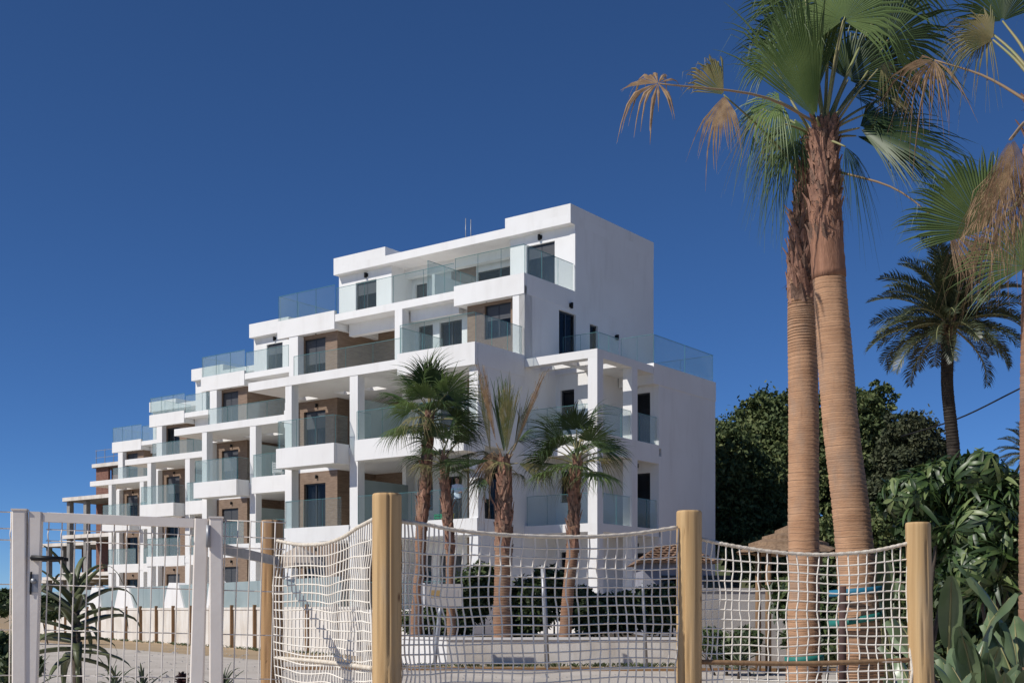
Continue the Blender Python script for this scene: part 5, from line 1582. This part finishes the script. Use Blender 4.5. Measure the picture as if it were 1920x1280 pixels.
# ---- people on the first floor balcony
def person(label, loc, face, shirt, trousers, hair, seed, arms):
    """standing figure; loc = feet, face = heading; one skinned surface"""
    H = 1.70
    J = {'pel': (0, 0, .93), 'spn': (0, .01, 1.12), 'chs': (0, .0, 1.32), 'nck': (0, .0, 1.47), 'hd0': (0, -.015, 1.53), 'hd1': (0, -.02, 1.62), 'hd2': (0, -.01, 1.69),
         'hl': (.09, 0, .90), 'kl': (.10, -.02, .50), 'al': (.10, .02, .09), 'tl': (.11, -.13, .03),
         'hr': (-.09, 0, .90), 'kr': (-.10, -.03, .50), 'ar': (-.11, .0, .09), 'tr': (-.12, -.15, .03),
         'sl': (.19, 0, 1.40), 'sr': (-.19, 0, 1.40)}
    J.update(arms)
    rad = {'pel': (.15, .11), 'spn': (.13, .10), 'chs': (.165, .115), 'nck': (.055, .055), 'hd0': (.062, .075), 'hd1': (.077, .095), 'hd2': (.055, .07),
           'hl': (.09, .09), 'kl': (.062, .062), 'al': (.042, .045), 'tl': (.04, .03), 'hr': (.09, .09), 'kr': (.062, .062), 'ar': (.042, .045), 'tr': (.04, .03),
           'sl': (.065, .065), 'sr': (.065, .065), 'el': (.047, .047), 'er': (.047, .047), 'wl': (.03, .03), 'wr': (.03, .03), 'pl': (.04, .02), 'pr': (.04, .02)}
    E = [('pel', 'spn'), ('spn', 'chs'), ('chs', 'nck'), ('nck', 'hd0'), ('hd0', 'hd1'), ('hd1', 'hd2'), ('pel', 'hl'), ('hl', 'kl'), ('kl', 'al'), ('al', 'tl'), ('pel', 'hr'), ('hr', 'kr'), ('kr', 'ar'), ('ar', 'tr'),
         ('chs', 'sl'), ('sl', 'el'), ('el', 'wl'), ('wl', 'pl'), ('chs', 'sr'), ('sr', 'er'), ('er', 'wr'), ('wr', 'pr')]
    for s in 'lr':
        p, w = Vector(J['p' + s]), Vector(J['w' + s])
        d = (p - w).normalized(); sd_ = d.cross(Vector((0, 1, .2))).normalized()
        for f, (o_, l_) in enumerate(((-.03, .055), (-.01, .075), (.01, .08), (.03, .07))):
            J['f%s%d' % (s, f)] = p + d * (l_ * .55) + sd_ * o_; J['g%s%d' % (s, f)] = p + d * l_ + sd_ * o_ + Vector((0, -.012, 0))
            rad['f%s%d' % (s, f)] = (.009, .009); rad['g%s%d' % (s, f)] = (.008, .008)
            E += [('p' + s, 'f%s%d' % (s, f)), ('f%s%d' % (s, f), 'g%s%d' % (s, f))]
        J['t1' + s] = w + d * .05 + sd_ * .045; rad['t1' + s] = (.010, .010); E.append(('p' + s, 't1' + s))
    names = list(J); idx = {n: i for i, n in enumerate(names)}
    me = bpy.data.meshes.new('person_skeleton')
    me.from_pydata([tuple(J[n]) for n in names], [(idx[a], idx[b]) for a, b in E], [])
    tmp = bpy.data.objects.new('person_skeleton', me); COL.objects.link(tmp)
    md = tmp.modifiers.new('skin', 'SKIN'); md.use_smooth_shade = True
    for n in names:
        v = me.skin_vertices[0].data[idx[n]]; v.radius = rad[n]; v.use_root = (n == 'pel')
    tmp.modifiers.new('sub', 'SUBSURF').levels = 2
    dg = bpy.context.evaluated_depsgraph_get()
    me2 = bpy.data.meshes.new_from_object(tmp.evaluated_get(dg))
    bpy.data.objects.remove(tmp, do_unlink=True)
    SKIN = MATS.get('skin') or mat('skin', (.45, .27, .19), .55)
    for m in (SKIN, shirt, trousers, BLACK): me2.materials.append(m)
    for p in me2.polygons:
        c = p.center; r = (c.x ** 2 + c.y ** 2) ** .5
        arm = abs(c.x) > .2
        if c.z > 1.455 and abs(c.x) < .12: p.material_index = 0
        elif arm and any((Vector(J[k]) - c).length < .17 for k in ('wl', 'wr', 'pl', 'pr')): p.material_index = 0
        elif c.z > .92 or arm: p.material_index = 1
        elif c.z > .09: p.material_index = 2
        else: p.material_index = 3
    root = empty('person', loc, label, 'person', rz=face)
    b = link('body', me2, root)
    mb = MB(); rg = random.Random(seed)
    hv = []
    for i in range(7):
        ph = math.pi * .5 * i / 6
        for k in range(14):
            a = 2 * math.pi * k / 14
            hv.append((.082 * math.cos(a) * math.cos(ph), .0 + .099 * math.sin(a) * math.cos(ph) + .008, 1.625 + .105 * math.sin(ph) - (.07 if math.sin(a) > .1 and i == 0 else 0)))
    mb.add(hv, [(i * 14 + k, i * 14 + (k + 1) % 14, (i + 1) * 14 + (k + 1) % 14, (i + 1) * 14 + k) for i in range(6) for k in range(14)], 0, True)
    mb.build('hair', hair, root)
    fm = MB()
    for x in (-.03, .03):
        fm.tube([(x, -.117, 1.615), (x, -.108, 1.615)], .009, 8, 0)
    fm.tube([(0, -.112, 1.60), (0, -.135, 1.575), (0, -.113, 1.567)], [.008, .014, .01], 6, 1)
    fm.box(-.024, .024, -.112, -.104, 1.532, 1.54, 2)
    fm.build('face', [BLACK, SKIN, mat('lips', (.32, .12, .10), .5)], root)
    return root
HAIR = mat('dark_hair', (.03, .02, .015), .6)
z1 = FL[1]
pp = bworld(4.55, -2.05, z1)
pp = bworld(4.55, -2.3, z1)
person('person in a pale blue shirt and dark trousers standing at the first-floor railing', pp, R(-25), mat('pale_blue_shirt', (.55, .62, .72), .8), mat('navy_trousers', (.02, .025, .04), .8), HAIR, 1,
       {'el': (.25, -.06, 1.16), 'wl': (.20, -.28, 1.10), 'pl': (.16, -.35, 1.12), 'er': (-.25, -.05, 1.15), 'wr': (-.16, -.27, 1.16), 'pr': (-.10, -.33, 1.20)})
pp2 = bworld(3.80, -1.55, z1)
person('person in a white shirt and dark trousers half hidden by the balcony corner column', pp2, R(60), mat('white_shirt', (.62, .63, .66), .8), mat('black_trousers', (.018, .018, .02), .8), HAIR, 2,
       {'el': (.24, .02, 1.13), 'wl': (.23, -.08, .92), 'pl': (.22, -.10, .84), 'er': (-.24, .02, 1.13), 'wr': (-.23, -.06, .92), 'pr': (-.22, -.09, .84)})
# bucket and crate at their feet
q = bworld(4.62, -2.62, z1)
bk = empty('bucket', q, 'yellow bucket on the first-floor balcony beside the standing person', 'bucket')
mb = MB(); seg = 20
prof = [(.11, 0), (.14, .34), (.15, .34), (.15, .36), (.135, .36), (.105, .02), (0, .02)]
mb.add([(r * math.cos(2 * math.pi * k / seg), r * math.sin(2 * math.pi * k / seg), z) for r, z in prof for k in range(seg)], [(i * seg + k, i * seg + (k + 1) % seg, (i + 1) * seg + (k + 1) % seg, (i + 1) * seg + k) for i in range(len(prof) - 1) for k in range(seg)], 0, True)
mb.build('pail', mat('yellow_plastic', (.62, .50, .03), .45), bk)
mb = MB(); mb.tube([(.15 * math.cos(R(a)), .0, .35 + .13 * math.sin(R(a))) for a in range(0, 181, 15)], .005, 5); mb.build('handle', STEEL, bk)
q = bworld(5.15, -2.5, z1)
ck = empty('crate', q, 'green plastic crate on the first-floor balcony left of the yellow bucket', 'crate', rz=-TH)
GRN = mat('green_plastic', (.03, .30, .14), .5)
mb = MB()
for z in (0.0, .1, .2, .3):
    mb.box(-.22, .22, -.15, -.13, z, z + .07); mb.box(-.22, .22, .13, .15, z, z + .07); mb.box(-.22, -.2, -.129, .129, z, z + .07); mb.box(.2, .22, -.129, .129, z, z + .07)
mb.build('slats', GRN, ck)
mb = MB()
for x in (-.2, .17):
    for y in (-.128, .098): mb.box(x, x + .03, y, y + .03, 0, .37)
mb.box(-.199, .199, -.127, .127, .004, .02); mb.build('corner_posts', GRN, ck)
# white garden chairs on the balconies
def chair(label, s, t, z, rz):
    o = empty('garden_chair', bworld(s, t, z), label, 'chair', rz=rz)
    for x in (-.22, .18):
        for y in (-.22, .18):
            mb = MB(); mb.box(x, x + .04, y, y + .04, 0, .43); mb.build('leg', WHITE, o)
    mb = MB(); mb.box(-.24, .24, -.24, .24, .431, .465); mb.build('seat', WHITE, o)
    mb = MB()
    M = Matrix.Translation((0, .22, .466)) @ Matrix.Rotation(R(-12), 4, 'X')
    for k in range(4): mb.box(-.22, .22, 0, .025, .06 + k * .12, .14 + k * .12, 0, M)
    mb.box(-.24, -.2, .0, .03, 0, .55, 0, M); mb.box(.2, .24, .0, .03, 0, .55, 0, M); mb.build('backrest', WHITE, o)
chair('white slatted chair on the second balcony of the next stepped block', 13 + 8.0, 6.55 - 2.3, FL[2], R(20))

# ---- loose stones and weeds on the ground
rg = random.Random(77); mb = MB()
for i in range(1500):
    y = 10 + 34 * rg.random() ** .7; x = rg.uniform(-.42, .42) * y; s = rg.uniform(.012, .05) * (1 if rg.random() < .9 else 2.2)
    vs = []
    for d in ((1, 0, 0), (.3, .9, 0), (-.8, .5, 0), (-.7, -.7, 0), (.4, -.9, 0)):
        vs.append((x + d[0] * s * rg.uniform(.7, 1.2), y + d[1] * s * rg.uniform(.7, 1.2), .002))
    vs.append((x + s * .1, y, s * rg.uniform(.5, .9)))
    mb.add(vs, [(0, 1, 5), (1, 2, 5), (2, 3, 5), (3, 4, 5), (4, 0, 5)])
tag(mb.build('loose_stones', STONEW), 'small loose stones scattered over the path and sand', 'stones', kind='stuff')
mb = MB()
for i in range(420):
    if i < 260: c = wpt(rg.uniform(0, L0), .25 + abs(rg.gauss(0, .25)))
    else: c = Vector((rg.uniform(-2.6, 4.2), PY - .1 - abs(rg.gauss(0, .2)), 0))
    for q in range(7):
        a = rg.uniform(0, 6.28); d = Vector((math.cos(a) * .6, math.sin(a) * .6, 1))
        leaf_blade(mb, c + Vector((math.cos(a), math.sin(a), 0)) * .03, d, Vector((0, 1, 0)), rg.uniform(.06, .2), .008, .5, rg.randrange(3), n=3)
tag(mb.build('weeds', HDG), 'thin weeds along the foot of the garden walls', 'weeds', kind='stuff')
